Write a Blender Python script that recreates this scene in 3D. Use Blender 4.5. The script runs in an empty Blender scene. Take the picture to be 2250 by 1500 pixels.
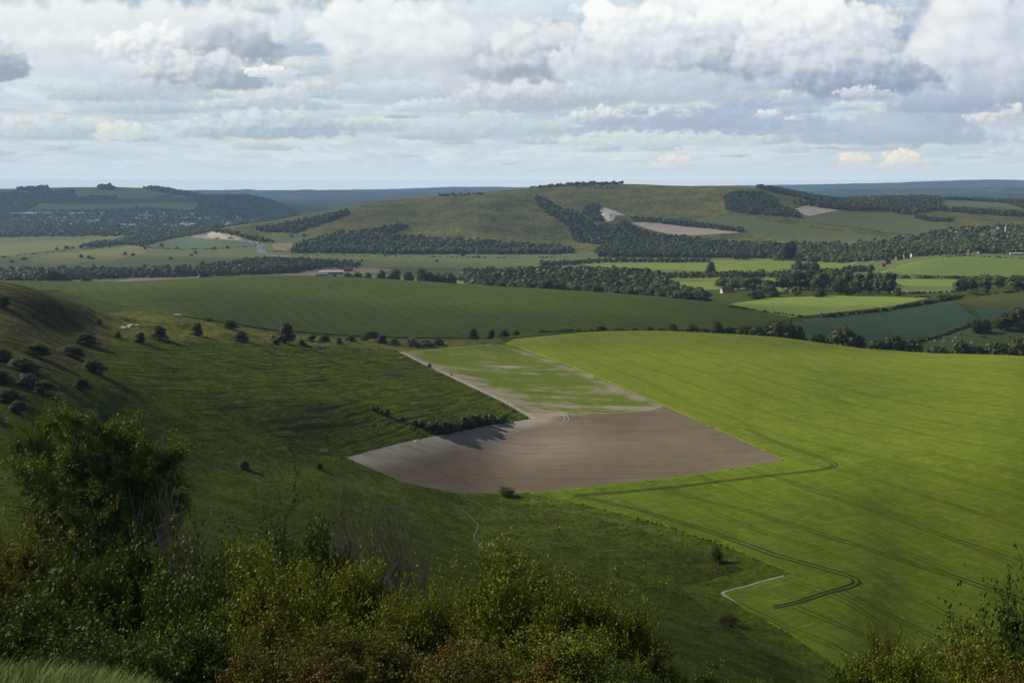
import bpy, math, random
import numpy as np
from mathutils import Vector
C = bpy.context.scene.collection
scene = bpy.context.scene
R = math.radians

# ---------------------------------------------------------------- camera
FPX, CX, CY = 2527.0, 1125.0, 750.0       # focal length and centre in pixels of the 2250x1500 photograph
CAMH = 190.0
PITCH = math.atan(350 / FPX)
cam_d = bpy.data.cameras.new('camera'); cam = bpy.data.objects.new('camera', cam_d); C.objects.link(cam)
cam_d.sensor_width = 36.0; cam_d.lens = 36.0 * FPX / 2250.0
cam_d.clip_start = 0.2; cam_d.clip_end = 90000
cam.location = (0, 0, CAMH); cam.rotation_euler = (R(90) - PITCH, 0, 0)
scene.camera = cam

# ---------------------------------------------------------------- light
SUN_AZ, SUN_EL = R(-66), R(33)            # azimuth clockwise from +Y, elevation
w = bpy.data.worlds.new('World'); scene.world = w; w.use_nodes = True
nt = w.node_tree; nt.nodes.clear()
sk = nt.nodes.new('ShaderNodeTexSky'); sk.sky_type = 'NISHITA'; sk.sun_disc = False
sk.sun_elevation = SUN_EL; sk.sun_rotation = SUN_AZ % (2 * math.pi); sk.altitude = 200; sk.dust_density = 2.0
bgn = nt.nodes.new('ShaderNodeBackground'); bgn.inputs[1].default_value = 0.05
wo = nt.nodes.new('ShaderNodeOutputWorld')
nt.links.new(sk.outputs[0], bgn.inputs[0]); nt.links.new(bgn.outputs[0], wo.inputs[0])
sd = bpy.data.lights.new('sun', 'SUN'); sd.energy = 4.8; sd.angle = R(1.2); sd.color = (1.0, 0.93, 0.82)
sun = bpy.data.objects.new('sun', sd); C.objects.link(sun)
SDIR = Vector((math.sin(SUN_AZ) * math.cos(SUN_EL), math.cos(SUN_AZ) * math.cos(SUN_EL), math.sin(SUN_EL)))
sun.rotation_euler = SDIR.to_track_quat('Z', 'Y').to_euler()
scene.view_settings.view_transform = 'Standard'; scene.view_settings.look = 'None'
scene.view_settings.exposure = 0.0; scene.view_settings.gamma = 1.0
try:
    scene.cycles.max_bounces = 6; scene.cycles.diffuse_bounces = 2; scene.cycles.glossy_bounces = 1
    scene.cycles.transmission_bounces = 2; scene.cycles.transparent_max_bounces = 8; scene.cycles.volume_bounces = 0
    scene.cycles.caustics_reflective = False; scene.cycles.caustics_refractive = False
    scene.cycles.use_denoising = True
except Exception: pass

# ---------------------------------------------------------------- numeric helpers
RNG = np.random.default_rng(7)
_perm = np.random.default_rng(11).permutation(512); _perm = np.concatenate([_perm, _perm, _perm])
_ga = np.random.default_rng(5).uniform(0, 2 * np.pi, 512); _gx, _gy = np.cos(_ga), np.sin(_ga)
def perlin(x, y, seed=0):
    x = np.asarray(x, float) + seed * 37.7; y = np.asarray(y, float) - seed * 19.3
    xi = np.floor(x).astype(int); yi = np.floor(y).astype(int); xf = x - xi; yf = y - yi
    u = xf * xf * xf * (xf * (xf * 6 - 15) + 10); v = yf * yf * yf * (yf * (yf * 6 - 15) + 10)
    def g(ix, iy, dx, dy):
        h = _perm[(_perm[ix & 511] + (iy & 511)) & 511]
        return _gx[h] * dx + _gy[h] * dy
    a = g(xi, yi, xf, yf); b = g(xi + 1, yi, xf - 1, yf); c = g(xi, yi + 1, xf, yf - 1); d = g(xi + 1, yi + 1, xf - 1, yf - 1)
    return (a + u * (b - a) + v * ((c + u * (d - c)) - (a + u * (b - a)))) * 1.4
def fbm(x, y, oct=5, seed=0, gain=0.5, lac=2.03):
    s = 0; a = 1; n = 0
    for o in range(oct):
        s = s + a * perlin(x, y, seed + o); n += a; a *= gain; x = x * lac; y = y * lac
    return s / n
def worley(x, y, seed=0):
    x = np.asarray(x, float); y = np.asarray(y, float); xi = np.floor(x).astype(int); yi = np.floor(y).astype(int)
    best = np.full(x.shape, 9.0)
    for i in (-1, 0, 1):
        for j in (-1, 0, 1):
            cx, cy = xi + i, yi + j
            h = _perm[(_perm[(cx + seed * 7) & 511] + (cy & 511)) & 511]
            px = cx + (h / 512.0); py = cy + (_perm[h] / 512.0)
            best = np.minimum(best, (x - px) ** 2 + (y - py) ** 2)
    return np.sqrt(best)
def smooth(a, b, x):
    t = np.clip((x - a) / (b - a), 0, 1); return t * t * (3 - 2 * t)
def pix_dir(px, py):                       # world direction through a pixel of the photograph
    u = (np.asarray(px, float) - CX) / FPX; v = -(np.asarray(py, float) - CY) / FPX
    c, s = math.cos(PITCH), math.sin(PITCH)
    return u, c + v * s, -s + v * c
def to_pix(x, y, z):
    c, s = math.cos(PITCH), math.sin(PITCH); zz = z - CAMH
    dep = y * c - zz * s; up = y * s + zz * c
    dep = np.where(dep > .1, dep, .1)
    return CX + FPX * x / dep, CY - FPX * up / dep
def pchip_slopes(h, d):                    # h: interval lengths (...,n-1), d: secants
    m = np.zeros(d.shape[:-1] + (d.shape[-1] + 1,))
    w1 = 2 * h[..., 1:] + h[..., :-1]; w2 = h[..., 1:] + 2 * h[..., :-1]
    s = d[..., :-1] * d[..., 1:] > 0
    with np.errstate(divide='ignore', invalid='ignore'):
        mm = (w1 + w2) / (w1 / d[..., :-1] + w2 / d[..., 1:])
    m[..., 1:-1] = np.where(s, mm, 0); m[..., 0] = d[..., 0]; m[..., -1] = d[..., -1]
    return m
def pchip_rows(X, Y, q):                   # X,Y: (rows,n); q: (m,) common queries -> (rows,m)
    h = np.diff(X, axis=1); d = np.diff(Y, axis=1) / h; m = pchip_slopes(h, d)
    out = np.empty((X.shape[0], len(q)))
    for r in range(X.shape[0]):
        k = np.clip(np.searchsorted(X[r], q) - 1, 0, X.shape[1] - 2)
        t = np.clip((q - X[r][k]) / h[r][k], 0, 1); hh = h[r][k]
        out[r] = ((1 + 2 * t) * (1 - t) ** 2 * Y[r][k] + t * (1 - t) ** 2 * hh * m[r][k]
                  + t * t * (3 - 2 * t) * Y[r][k + 1] + t * t * (t - 1) * hh * m[r][k + 1])
    return out
def pchip1(x, y, q):
    return pchip_rows(np.array([x], float), np.array([y], float), np.asarray(q, float))[0]

# ---------------------------------------------------------------- terrain: a loft of feature lines (column, row or 'z' height, distance)
def P(*k): return [(a, 'p', b, c) for a, b, c in k]
def Z(*k): return [(a, 'z', b, c) for a, b, c in k]
CURVES = [
 Z((0,188.35,1.5),(2250,188.35,1.5)),
 Z((0,184.9,12),(300,184.5,12),(600,183.7,12),(1200,183.7,12),(2250,183.7,12)),
 Z((0,170,45),(300,168.5,45),(600,168,45),(900,167.5,45),(2250,167,45)),
 Z((0,154,110),(300,149,110),(600,141,110),(900,136,110),(1200,133,110),(1800,133,110),(2250,134,110)),
 Z((0,140,205),(150,137,205),(300,128,205),(450,122,205),(600,116,205),(750,113,205),(900,110,205),(1200,107,200),(1500,103,195),(1750,94,200),(1850,88,205),(2000,82,205),(2250,80,205)),
 [(0,'z',127,300),(150,'z',115,330),(300,'z',101,360),(450,'z',92,395),(600,'z',85,430),(760,'p',1003,482),(900,'p',1048,478),(1100,'p',1087,488),(1250,'p',1122,461),(1400,'p',1160,433),(1550,'p',1215,402),(1650,'p',1255,380),(1700,'p',1330,340),(1760,'p',1400,312),(1850,'p',1480,283),(2000,'z',64,262),(2250,'z',64,250)],
 P((0,800,420),(150,820,440),(300,850,470),(450,860,500),(600,870,530),(750,875,565),(900,885,598),(1050,905,622),(1168,920,634),(1350,905,645),(1500,930,618),(1650,960,589),(1800,955,585),(1950,950,585),(2100,950,582),(2250,950,579)),
 P((0,690,520),(150,750,540),(300,752,576),(450,752,630),(600,757,690),(750,762,750),(880,773,800),(1050,800,790),(1200,810,770),(1350,810,770),(1500,800,790),(1700,810,780),(1900,830,760),(2100,840,740),(2250,840,730)),
 P((0,617,600),(150,662,620),(220,700,645),(300,712,680),(450,718,720),(600,735,780),(750,743,840),(880,748,900),(1050,752,880),(1130,745,930),(1200,738,930),(1350,733.5,950),(1500,732,960),(1700,742,960),(1900,768,930),(2100,780,900),(2250,783,890)),
 [(0,'z',72,900),(150,'z',75,900),(350,'p',688,960),(450,'p',702,960),(600,'p',727,980),(750,'p',738,1000),(900,'p',743,1010),(1050,'p',742,1020),(1200,'p',728,1080),(1350,'p',727,1100),(1500,'z',44,1100),(1700,'z',36,1080),(1900,'z',27,1060),(2100,'z',22,1060),(2250,'z',22,1060)],
 P((0,620,1350),(150,622,1380),(300,620,1400),(450,612,1430),(600,607,1450),(750,611,1450),(900,620,1430),(1050,631,1400),(1200,641,1370),(1350,652,1340),(1500,665,1310),(1650,686,1280),(1750,700,1270),(1900,683,1380),(2050,663,1480),(2250,662,1500)),
 [(0,'z',22,1800),(750,'z',20,1800),(1200,'z',18,1800),(1500,'z',20,1700),(1650,'p',654,1650),(1850,'p',652,1680),(2100,'p',643,1700),(2250,'p',635,1700)],
 Z((0,13,2300),(1200,13,2300),(1800,14,2250),(1950,14,2200),(2250,15,2200)),
 [(0,'z',9,2950),(600,'z',9,2950),(900,'z',10,2950),(1500,'z',9,2900),(1750,'z',10,2800),(1900,'p',590,2450),(2000,'p',575,2440),(2100,'p',566,2440),(2180,'p',567,2440),(2250,'p',572,2440)],
 [(0,'z',8.5,3300),(440,'z',10,3300),(500,'z',24,3250),(600,'z',24,3150),(700,'p',530,3150),(900,'p',535,3150),(1050,'p',530,3120),(1250,'p',530,3300),(1400,'p',535,3200),(1600,'p',535,3200),(1800,'p',535,3200),(1950,'p',530,3200),(2100,'p',535,3150),(2250,'p',540,3050)],
 [(0,'z',8,3700),(430,'z',12,3600),(480,'p',507,3350),(560,'p',508,3380),(650,'p',503,3400),(760,'p',485,3450),(900,'p',480,3500),(1050,'p',480,3430),(1180,'p',470,3600),(1250,'p',490,3500),(1400,'p',475,3650),(1500,'p',470,3700),(1650,'p',480,3600),(1800,'p',485,3600),(1950,'p',495,3600),(2100,'p',490,3650),(2250,'p',495,3600)],
 [(0,'z',9,4150),(420,'z',12,3900),(490,'p',501,3450),(600,'p',486,3600),(680,'p',470,3700),(760,'p',456,3800),(860,'p',438,3950),(1000,'p',429,4000),(1080,'p',421,4000),(1150,'p',414,4100),(1200,'p',412,4200),(1280,'p',404,4350),(1380,'p',404,4400),(1500,'p',409,4350),(1650,'p',410,4250),(1750,'p',428,4150),(1850,'p',446,4100),(1950,'p',462,4050),(2100,'p',462,4250),(2250,'p',466,4250)],
 [(0,'z',12,4900),(450,'z',12,4700),(600,'z',14,4700),(900,'z',60,4800),(1200,'z',110,4900),(1500,'z',110,4900),(1700,'z',110,4900),(1850,'p',441,4800),(2000,'p',436,4800),(2150,'p',440,4900),(2250,'p',444,4900)],
 [(0,'p',466,5900),(150,'p',462,5900),(300,'p',462,5900),(450,'p',466,5900),(600,'p',474,5900),(750,'z',15,5900),(1125,'z',20,5900),(1900,'z',30,5900),(2250,'z',35,5900)],
 [(0,'p',436,6500),(150,'p',436,6500),(300,'p',437,6500),(420,'p',443,6500),(560,'p',440,6600),(640,'p',462,6600),(750,'z',16,6600),(1125,'z',22,6600),(2250,'z',34,6600)],
 [(0,'p',415,7200),(80,'p',413,7200),(180,'p',411,7200),(300,'p',413,7200),(350,'p',413,7100),(400,'p',422,7000),(450,'p',430,6900),(540,'p',431,6900),(600,'p',444,6900),(680,'z',30,7000),(800,'z',18,7300),(1125,'z',22,7300),(2250,'z',34,7300)],
 Z((0,60,9000),(500,40,9000),(1125,30,9000),(2250,36,9000)),
 [(0,'z',60,12500),(600,'p',437,12500),(750,'p',431,12500),(900,'p',427,12500),(1050,'p',422,12500),(1500,'p',424,12500),(1900,'p',418,12500),(2250,'p',415,12500)],
 [(0,'z',80,16500),(1125,'z',60,16500),(2250,'z',80,16500)],
 [(0,'p',424,22000),(560,'p',427,22000),(650,'p',422,22000),(700,'p',419,22000),(820,'p',417,22000),(960,'p',412,22000),(1050,'p',410,22000),(1150,'p',412,22000),(1400,'p',410,22000),(1600,'p',408,22000),(1800,'p',405,22000),(1950,'p',402,22000),(2080,'p',397,22000),(2170,'p',394,22000),(2250,'p',397,22000)],
 Z((0,20,25000),(2250,20,25000)),
]
def curve_knots(c):
    az, d, z = [], [], []
    for px, kind, v, dist in c:
        if kind == 'p':
            X, Y, Zd = pix_dir(px, v); hr = math.hypot(X, Y); zz = CAMH + dist * Zd / hr; a = math.atan2(X, Y)
        else:
            zz = v; s, co = math.sin(PITCH), math.cos(PITCH); a = 0.0
            for _ in range(4):
                Y = dist * math.cos(a); dep = Y * co + (CAMH - zz) * s; a = math.asin(max(-.9, min(.9, (px - CX) / FPX * dep / dist)))
        az.append(a); d.append(dist); z.append(zz)
    return az, d, z
AZF = R(27.5)
az_f = np.linspace(-AZF, AZF, 981)
az_o = AZF + (np.pi - AZF) * (np.linspace(0, 1, 60)[1:]) ** 1.3
AZ = np.concatenate([-az_o[::-1][:], az_f, az_o]); NA = len(AZ)
segs = [(1.5, 40, .03), (40, 300, .0065), (300, 5200, .0040), (5200, 25000, .011)]
D = [1.5]
for a, b, k in segs:
    while D[-1] < b: D.append(D[-1] * (1 + k))
D = np.array(D); ND = len(D)
KD, KZ = [], []
for c in CURVES:
    a, d, z = curve_knots(c)
    pad = R(33)
    md, mz = np.mean(d), np.mean(z)
    a2 = [-pad] + a + [pad]; d2 = [d[0]] + d + [d[-1]]; z2 = [z[0]] + z + [z[-1]]
    q = np.clip(AZ, -pad, pad)
    dd = pchip1(a2, d2, q); zz = pchip1(a2, z2, q)
    wv = smooth(R(40), R(150), np.abs(AZ))
    KD.append(dd * (1 - wv) + md * wv); KZ.append(zz * (1 - wv) + mz * wv)
KD = np.array(KD).T; KZ = np.array(KZ).T
_kr = np.exp(-.5 * (np.arange(-36, 37) / 13.) ** 2); _kr /= _kr.sum()
_fm = np.abs(AZ) <= AZF + 1e-6
for _K in (KD, KZ):
    for i in range(_K.shape[1]):
        c_ = _K[_fm, i]; p_ = np.concatenate([np.full(36, c_[0]), c_, np.full(36, c_[-1])]); _K[_fm, i] = np.convolve(p_, _kr, 'valid')
for i in range(1, KD.shape[1]): KD[:, i] = np.maximum(KD[:, i], KD[:, i - 1] * 1.012)
H = pchip_rows(np.log(KD), KZ, np.log(D))            # (NA, ND)
GX = np.sin(AZ)[:, None] * D[None]; GY = np.cos(AZ)[:, None] * D[None]
H += fbm(GX / 70, GY / 70, 4, 3) * 1.1 * smooth(60, 300, D)[None] * (1 - .6 * smooth(1200, 2500, D))[None]
H += fbm(GX / 14, GY / 14, 3, 9) * .22 * (1 - smooth(900, 2000, D))[None] * smooth(5, 40, D)[None]
H += fbm(GX / 600, GY / 600, 4, 5) * (9 * smooth(3200, 7000, D) + 35 * smooth(9500, 12500, D) * (1 - smooth(15000, 24000, D)))[None]
# hummocks and old chalk diggings on the sunlit bank, steps of the left spur
_bx, _by = GX - (-205), GY - 690
_bank = np.exp(-((_bx / 120) ** 2 + (_by / 110) ** 2))
H += _bank * (fbm(GX / 26, GY / 26, 3, 21) * 5.0)
LOGD = np.log(D)
def hgt(x, y):
    x = np.asarray(x, float); y = np.asarray(y, float)
    r = np.hypot(x, y); a = np.arctan2(x, y)
    i = np.clip(np.searchsorted(AZ, a) - 1, 0, NA - 2); j = np.clip(np.searchsorted(D, r) - 1, 0, ND - 2)
    u = np.clip((a - AZ[i]) / (AZ[i + 1] - AZ[i]), 0, 1); v = np.clip((r - D[j]) / (D[j + 1] - D[j]), 0, 1)
    return (H[i, j] * (1 - u) + H[i + 1, j] * u) * (1 - v) + (H[i, j + 1] * (1 - u) + H[i + 1, j + 1] * u) * v
def ray(px, py, dmin=2, dmax=30000):        # first ground point seen along a pixel; falls back to the crest
    px = np.atleast_1d(np.asarray(px, float)); py = np.atleast_1d(np.asarray(py, float)); out = []
    for a, b in zip(px, py):
        X, Y, Zd = pix_dir(a, b); hr = math.hypot(X, Y); az = math.atan2(X, Y)
        m = (D >= dmin) & (D <= dmax); dq = D[m]
        hz = hgt(math.sin(az) * dq, math.cos(az) * dq)
        diff = CAMH + dq * Zd / hr - hz
        k = np.where(diff <= 0)[0]
        if len(k) == 0: kk = int(np.argmin(diff / dq)); dd = dq[kk]
        elif k[0] == 0: dd = dq[0]
        else:
            i = k[0]; t = diff[i - 1] / (diff[i - 1] - diff[i]); dd = dq[i - 1] + t * (dq[i] - dq[i - 1])
        out.append((math.sin(az) * dd, math.cos(az) * dd))
    return np.array(out)
def ray1(px, py, dmin=2, dmax=30000):
    x, y = ray(px, py, dmin, dmax)[0]; return float(x), float(y), float(hgt(x, y))
def dens(pts, step=12, closed=True):
    o = []; n = len(pts)
    for i in range(n if closed else n - 1):
        a = pts[i]; b = pts[(i + 1) % n]; k = max(1, int(math.hypot(b[0] - a[0], b[1] - a[1]) / step))
        for j in range(k): o.append((a[0] + (b[0] - a[0]) * j / k, a[1] + (b[1] - a[1]) * j / k))
    if not closed: o.append(pts[-1])
    return o
def inside(poly, x, y):
    c = np.zeros(x.shape, bool); n = len(poly)
    for i in range(n):
        x1, y1 = poly[i]; x2, y2 = poly[(i + 1) % n]
        if y1 == y2: continue
        m = ((y1 > y) != (y2 > y)) & (x < (x2 - x1) * (y - y1) / (y2 - y1) + x1)
        c ^= m
    return c

# ---------------------------------------------------------------- materials
MATS = {}
def mat(name):
    m = bpy.data.materials.new(name); m.use_nodes = True; m.node_tree.nodes.clear()
    MATS[name] = m; return m, m.node_tree
class NB:                                   # tiny node builder
    def __init__(s, t): s.t = t
    def n(s, typ, **kw):
        o = s.t.nodes.new(typ)
        for k, v in kw.items(): setattr(o, k, v)
        return o
    def l(s, a, b): s.t.links.new(a, b)
    def pos(s, scale=(1, 1, 1), rotz=0):
        g = s.n('ShaderNodeNewGeometry'); mp = s.n('ShaderNodeMapping'); mp.inputs['Scale'].default_value = scale; mp.inputs['Rotation'].default_value = (0, 0, rotz)
        r = s.n('ShaderNodeMapping'); r.inputs['Rotation'].default_value = (0, 0, rotz); s.l(g.outputs['Position'], r.inputs[0])
        mp.inputs['Rotation'].default_value = (0, 0, 0); s.l(r.outputs[0], mp.inputs[0]); return mp.outputs[0]
    def noise(s, vec, scale, detail=5, rough=.55, dist=0):
        o = s.n('ShaderNodeTexNoise'); o.inputs['Scale'].default_value = scale; o.inputs['Detail'].default_value = detail
        o.inputs['Roughness'].default_value = rough; o.inputs['Distortion'].default_value = dist; s.l(vec, o.inputs['Vector']); return o.outputs[0]
    def ramp(s, f, stops):
        o = s.n('ShaderNodeValToRGB'); e = o.color_ramp.elements
        while len(e) < len(stops): e.new(.5)
        for k, (p, c) in zip(e, stops): k.position = p; k.color = (c, c, c, 1) if isinstance(c, (int, float)) else (*c, 1)
        s.l(f, o.inputs[0]); return o.outputs[0]
    def mix(s, f, a, b, mode='MIX'):
        o = s.n('ShaderNodeMix', data_type='RGBA', blend_type=mode)
        for i, v in ((0, f), (6, a), (7, b)):
            if hasattr(v, 'is_linked') or hasattr(v, 'links'): s.l(v, o.inputs[i])
            elif i == 0: o.inputs[0].default_value = v
            else: o.inputs[i].default_value = (*v, 1)
        return o.outputs[2]
    def math(s, op, a, b=None, clamp=False):
        o = s.n('ShaderNodeMath', operation=op, use_clamp=clamp)
        for i, v in ((0, a), (1, b)):
            if v is None: continue
            if isinstance(v, (int, float)): o.inputs[i].default_value = v
            else: s.l(v, o.inputs[i])
        return o.outputs[0]
    def sep(s, v):
        o = s.n('ShaderNodeSeparateXYZ'); s.l(v, o.inputs[0]); return o.outputs
    def out(s, col, rough=.9, bump=None, bstr=.5, bdist=1.0, spec=.02, sheen=0, transl=None):
        p = s.n('ShaderNodeBsdfPrincipled'); p.inputs['Roughness'].default_value = rough
        p.inputs['Specular IOR Level'].default_value = spec
        if isinstance(col, tuple): p.inputs['Base Color'].default_value = (*col, 1)
        else: s.l(col, p.inputs['Base Color'])
        if bump is not None:
            b = s.n('ShaderNodeBump'); b.inputs['Strength'].default_value = bstr; b.inputs['Distance'].default_value = bdist
            s.l(bump, b.inputs['Height']); s.l(b.outputs[0], p.inputs['Normal'])
        o = s.n('ShaderNodeOutputMaterial'); sh = p.outputs[0]
        if transl:
            tr = s.n('ShaderNodeBsdfTranslucent')
            if isinstance(col, tuple): tr.inputs[0].default_value = (*col, 1)
            else: s.l(col, tr.inputs[0])
            mx = s.n('ShaderNodeMixShader'); mx.inputs[0].default_value = transl; s.l(sh, mx.inputs[1]); s.l(tr.outputs[0], mx.inputs[2]); sh = mx.outputs[0]
        s.l(sh, o.inputs[0])
def grass_mat(name, c1, c2, c3, big=.012, mid=.12, fine=1.6, bstr=.6, bdist=.6, tuft=0):
    m, t = mat(name); b = NB(t); v = b.pos()
    n1 = b.noise(v, big, 4, .6); n2 = b.noise(v, mid, 6, .65, .3); n3 = b.noise(v, fine, 4, .7)
    col = b.mix(b.ramp(n1, [(.35, 0.), (.65, 1.)]), c1, c2)
    col = b.mix(b.ramp(n2, [(.40, 0.), (.68, 1.)]), col, c3)
    dk = b.ramp(n3, [(.30, .62), (.55, 1.05), (.75, 1.25)])
    col = b.mix(1.0, col, dk, 'MULTIPLY')
    h = b.math('ADD', b.math('MULTIPLY', n3, .5), b.math('MULTIPLY', n2, 1.2))
    if tuft:
        n4 = b.noise(b.pos((1, .6, 1)), tuft, 5, .72, .4); n5 = b.noise(b.pos(), tuft * .17, 4, .6)
        col = b.mix(1.0, col, b.ramp(n4, [(.34, .38), (.46, .85), (.56, 1.05), (.72, 1.45)]), 'MULTIPLY')
        col = b.mix(1.0, col, b.ramp(n5, [(.35, .72), (.62, 1.2)]), 'MULTIPLY')
        h = b.math('ADD', h, b.math('MULTIPLY', n4, 1.6))
    b.out(col, .95, h, bstr, bdist); return m
def crop_mat(name, c1, c2, ang, row=.45, tram=24.0, dark=.55, bstr=.5, streak=.02, light=None, lw=.42, crest=None):
    m, t = mat(name); b = NB(t)
    v = b.pos(rotz=ang); v2 = b.pos((1, .12, 1), rotz=ang)
    n1 = b.noise(b.pos(), .008, 3, .6); n2 = b.noise(v2, .35, 6, .7); n3 = b.noise(v2, 2.2, 3, .7); n4 = b.noise(b.pos((.5, .8, 1), rotz=ang), .35, 8, .85, .3)
    col = b.mix(b.ramp(n1, [(.35, 0.), (.65, 1.)]), c1, c2)
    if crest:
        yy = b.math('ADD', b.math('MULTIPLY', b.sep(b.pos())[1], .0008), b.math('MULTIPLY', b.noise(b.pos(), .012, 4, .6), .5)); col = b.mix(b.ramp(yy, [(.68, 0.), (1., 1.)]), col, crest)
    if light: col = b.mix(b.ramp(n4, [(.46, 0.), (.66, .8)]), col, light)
    col = b.mix(1.0, col, b.ramp(n2, [(.3, .78), (.7, 1.18)]), 'MULTIPLY')
    col = b.mix(1.0, col, b.ramp(n3, [(.3, .85), (.7, 1.12)]), 'MULTIPLY')
    if tram:
        x = b.sep(v)[0]; wob = b.math('MULTIPLY', b.math('SUBTRACT', b.noise(b.pos(), .003, 2, .5), .5), 6.0)
        u = b.math('ADD', x, wob); f = b.math('SUBTRACT', b.math('MODULO', b.math('ADD', u, 24000.0), tram), tram / 2)
        pr = b.math('ABSOLUTE', b.math('SUBTRACT', b.math('ABSOLUTE', f), 1.0))
        line = b.math('SUBTRACT', 1.0, b.math('MULTIPLY', pr, 1 / lw, True), True)
        line = b.math('MULTIPLY', b.math('GREATER_THAN', line, .02), dark)
        line = b.math('MULTIPLY', line, b.ramp(b.noise(v, .05, 4, .7), [(.3, .35), (.6, 1.)]))
        col = b.mix(line, col, (.012, .022, .006))
    b.out(col, .85, b.math('ADD', n2, b.math('MULTIPLY', n3, .4)), bstr, .8, spec=.04); return m
def soil_mat(name, c1, c2, ang, chalk=(.42, .37, .32)):
    m, t = mat(name); b = NB(t); v = b.pos((1, .05, 1), rotz=ang)
    n1 = b.noise(b.pos(), .015, 5, .6); n2 = b.noise(v, .5, 5, .65, .4); n3 = b.noise(b.pos(), 1.3, 4, .7)
    col = b.mix(b.ramp(n1, [(.35, 0.), (.66, 1.)]), c1, c2)
    col = b.mix(1.0, col, b.ramp(n2, [(.33, .80), (.5, 1.), (.7, 1.16)]), 'MULTIPLY')
    col = b.mix(1.0, col, b.ramp(n3, [(.3, .85), (.7, 1.12)]), 'MULTIPLY')
    at = b.n('ShaderNodeAttribute', attribute_name='chalk')
    ck = b.math('MULTIPLY', at.outputs['Fac'], b.ramp(b.noise(v, .2, 6, .7), [(.3, .35), (.6, 1.)]), True)
    col = b.mix(ck, col, chalk)
    b.out(col, .95, b.math('ADD', n2, n3), .5, .4); return m
# ---------------------------------------------------------------- fields: outline over the photograph's ground, found on the terrain
G = grass_mat
G('turf', (.056, .100, .006), (.080, .118, .010), (.108, .118, .018), .02, .18, 1.9, 1., 1., .55)
G('terrace_turf', (.062, .104, .005), (.082, .120, .008), (.104, .124, .012), .02, .14, 1.3, 1., .9, .5)
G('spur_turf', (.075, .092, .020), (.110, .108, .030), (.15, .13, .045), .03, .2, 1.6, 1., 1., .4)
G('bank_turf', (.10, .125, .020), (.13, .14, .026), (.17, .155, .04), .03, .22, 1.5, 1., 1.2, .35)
G('margin_grass', (.082, .145, .007), (.102, .165, .010), (.135, .165, .02), .03, .25, 2.4, .9, 1., .6)
G('meadow', (.14, .17, .055), (.165, .185, .070), (.12, .15, .055), .004, .02, .2, .3, 1.)
G('meadow_yellow', (.20, .21, .055), (.22, .22, .07), (.18, .19, .06), .004, .02, .2, .3, 1.)
G('meadow_blue', (.10, .15, .07), (.12, .165, .08), (.11, .15, .07), .004, .02, .2, .3, 1.)
G('down', (.108, .122, .022), (.136, .142, .030), (.160, .152, .042), .003, .012, .11, .6, 4., .07)
G('down_green', (.10, .135, .040), (.12, .145, .050), (.13, .15, .055), .004, .02, .2, .3, 2.)
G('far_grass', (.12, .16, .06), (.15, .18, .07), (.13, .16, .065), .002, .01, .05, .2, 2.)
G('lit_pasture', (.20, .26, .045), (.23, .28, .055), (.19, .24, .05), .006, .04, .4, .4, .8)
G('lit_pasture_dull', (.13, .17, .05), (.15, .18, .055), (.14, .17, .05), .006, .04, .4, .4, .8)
G('cow_pasture', (.08, .13, .03), (.095, .14, .035), (.11, .145, .05), .01, .08, .6, .4, .8)
G('wood_floor', (.035, .05, .018), (.04, .055, .02), (.05, .06, .025), .01, .05, .5, .6, 1.)
G('sand_field', (.25, .21, .10), (.28, .24, .12), (.23, .22, .09), .006, .04, .4, .3, .8)
G('brown_crop', (.085, .10, .025), (.10, .105, .03), (.09, .095, .03), .006, .05, .5, .3, .8)
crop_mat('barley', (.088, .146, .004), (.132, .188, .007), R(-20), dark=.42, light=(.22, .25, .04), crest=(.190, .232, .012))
crop_mat('wheat_hill', (.056, .086, .004), (.076, .110, .006), R(-24), tram=18, dark=.22, bstr=1., light=(.105, .135, .025), lw=1.6)
crop_mat('blue_crop', (.050, .095, .042), (.058, .105, .048), R(20), tram=0, bstr=.3)
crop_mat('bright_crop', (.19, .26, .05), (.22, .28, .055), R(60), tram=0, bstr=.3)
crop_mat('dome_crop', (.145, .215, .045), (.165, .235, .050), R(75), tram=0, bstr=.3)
soil_mat('soil', (.160, .126, .086), (.198, .158, .110), R(-85))
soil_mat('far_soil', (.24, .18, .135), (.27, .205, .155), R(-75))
soil_mat('chalk_soil', (.36, .30, .25), (.42, .35, .29), R(-75))
# chalk faces
m, t = mat('chalk'); b = NB(t); v = b.pos()
n1 = b.noise(b.pos((1, 1, .3)), .09, 8, .72, .8)
b.out(b.mix(b.ramp(n1, [(.36, 0.), (.60, 1.)]), (.08, .10, .05), (.80, .78, .72)), .9, n1, .9, 3.)
m, t = mat('raw_chalk'); b = NB(t); n1 = b.noise(b.pos((1, 1, .4)), .06, 7, .7)
b.out(b.mix(b.ramp(n1, [(.30, 0.), (.55, 1.)]), (.20, .19, .10), (.52, .44, .33)), .9, n1, .8, 3.)
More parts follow.
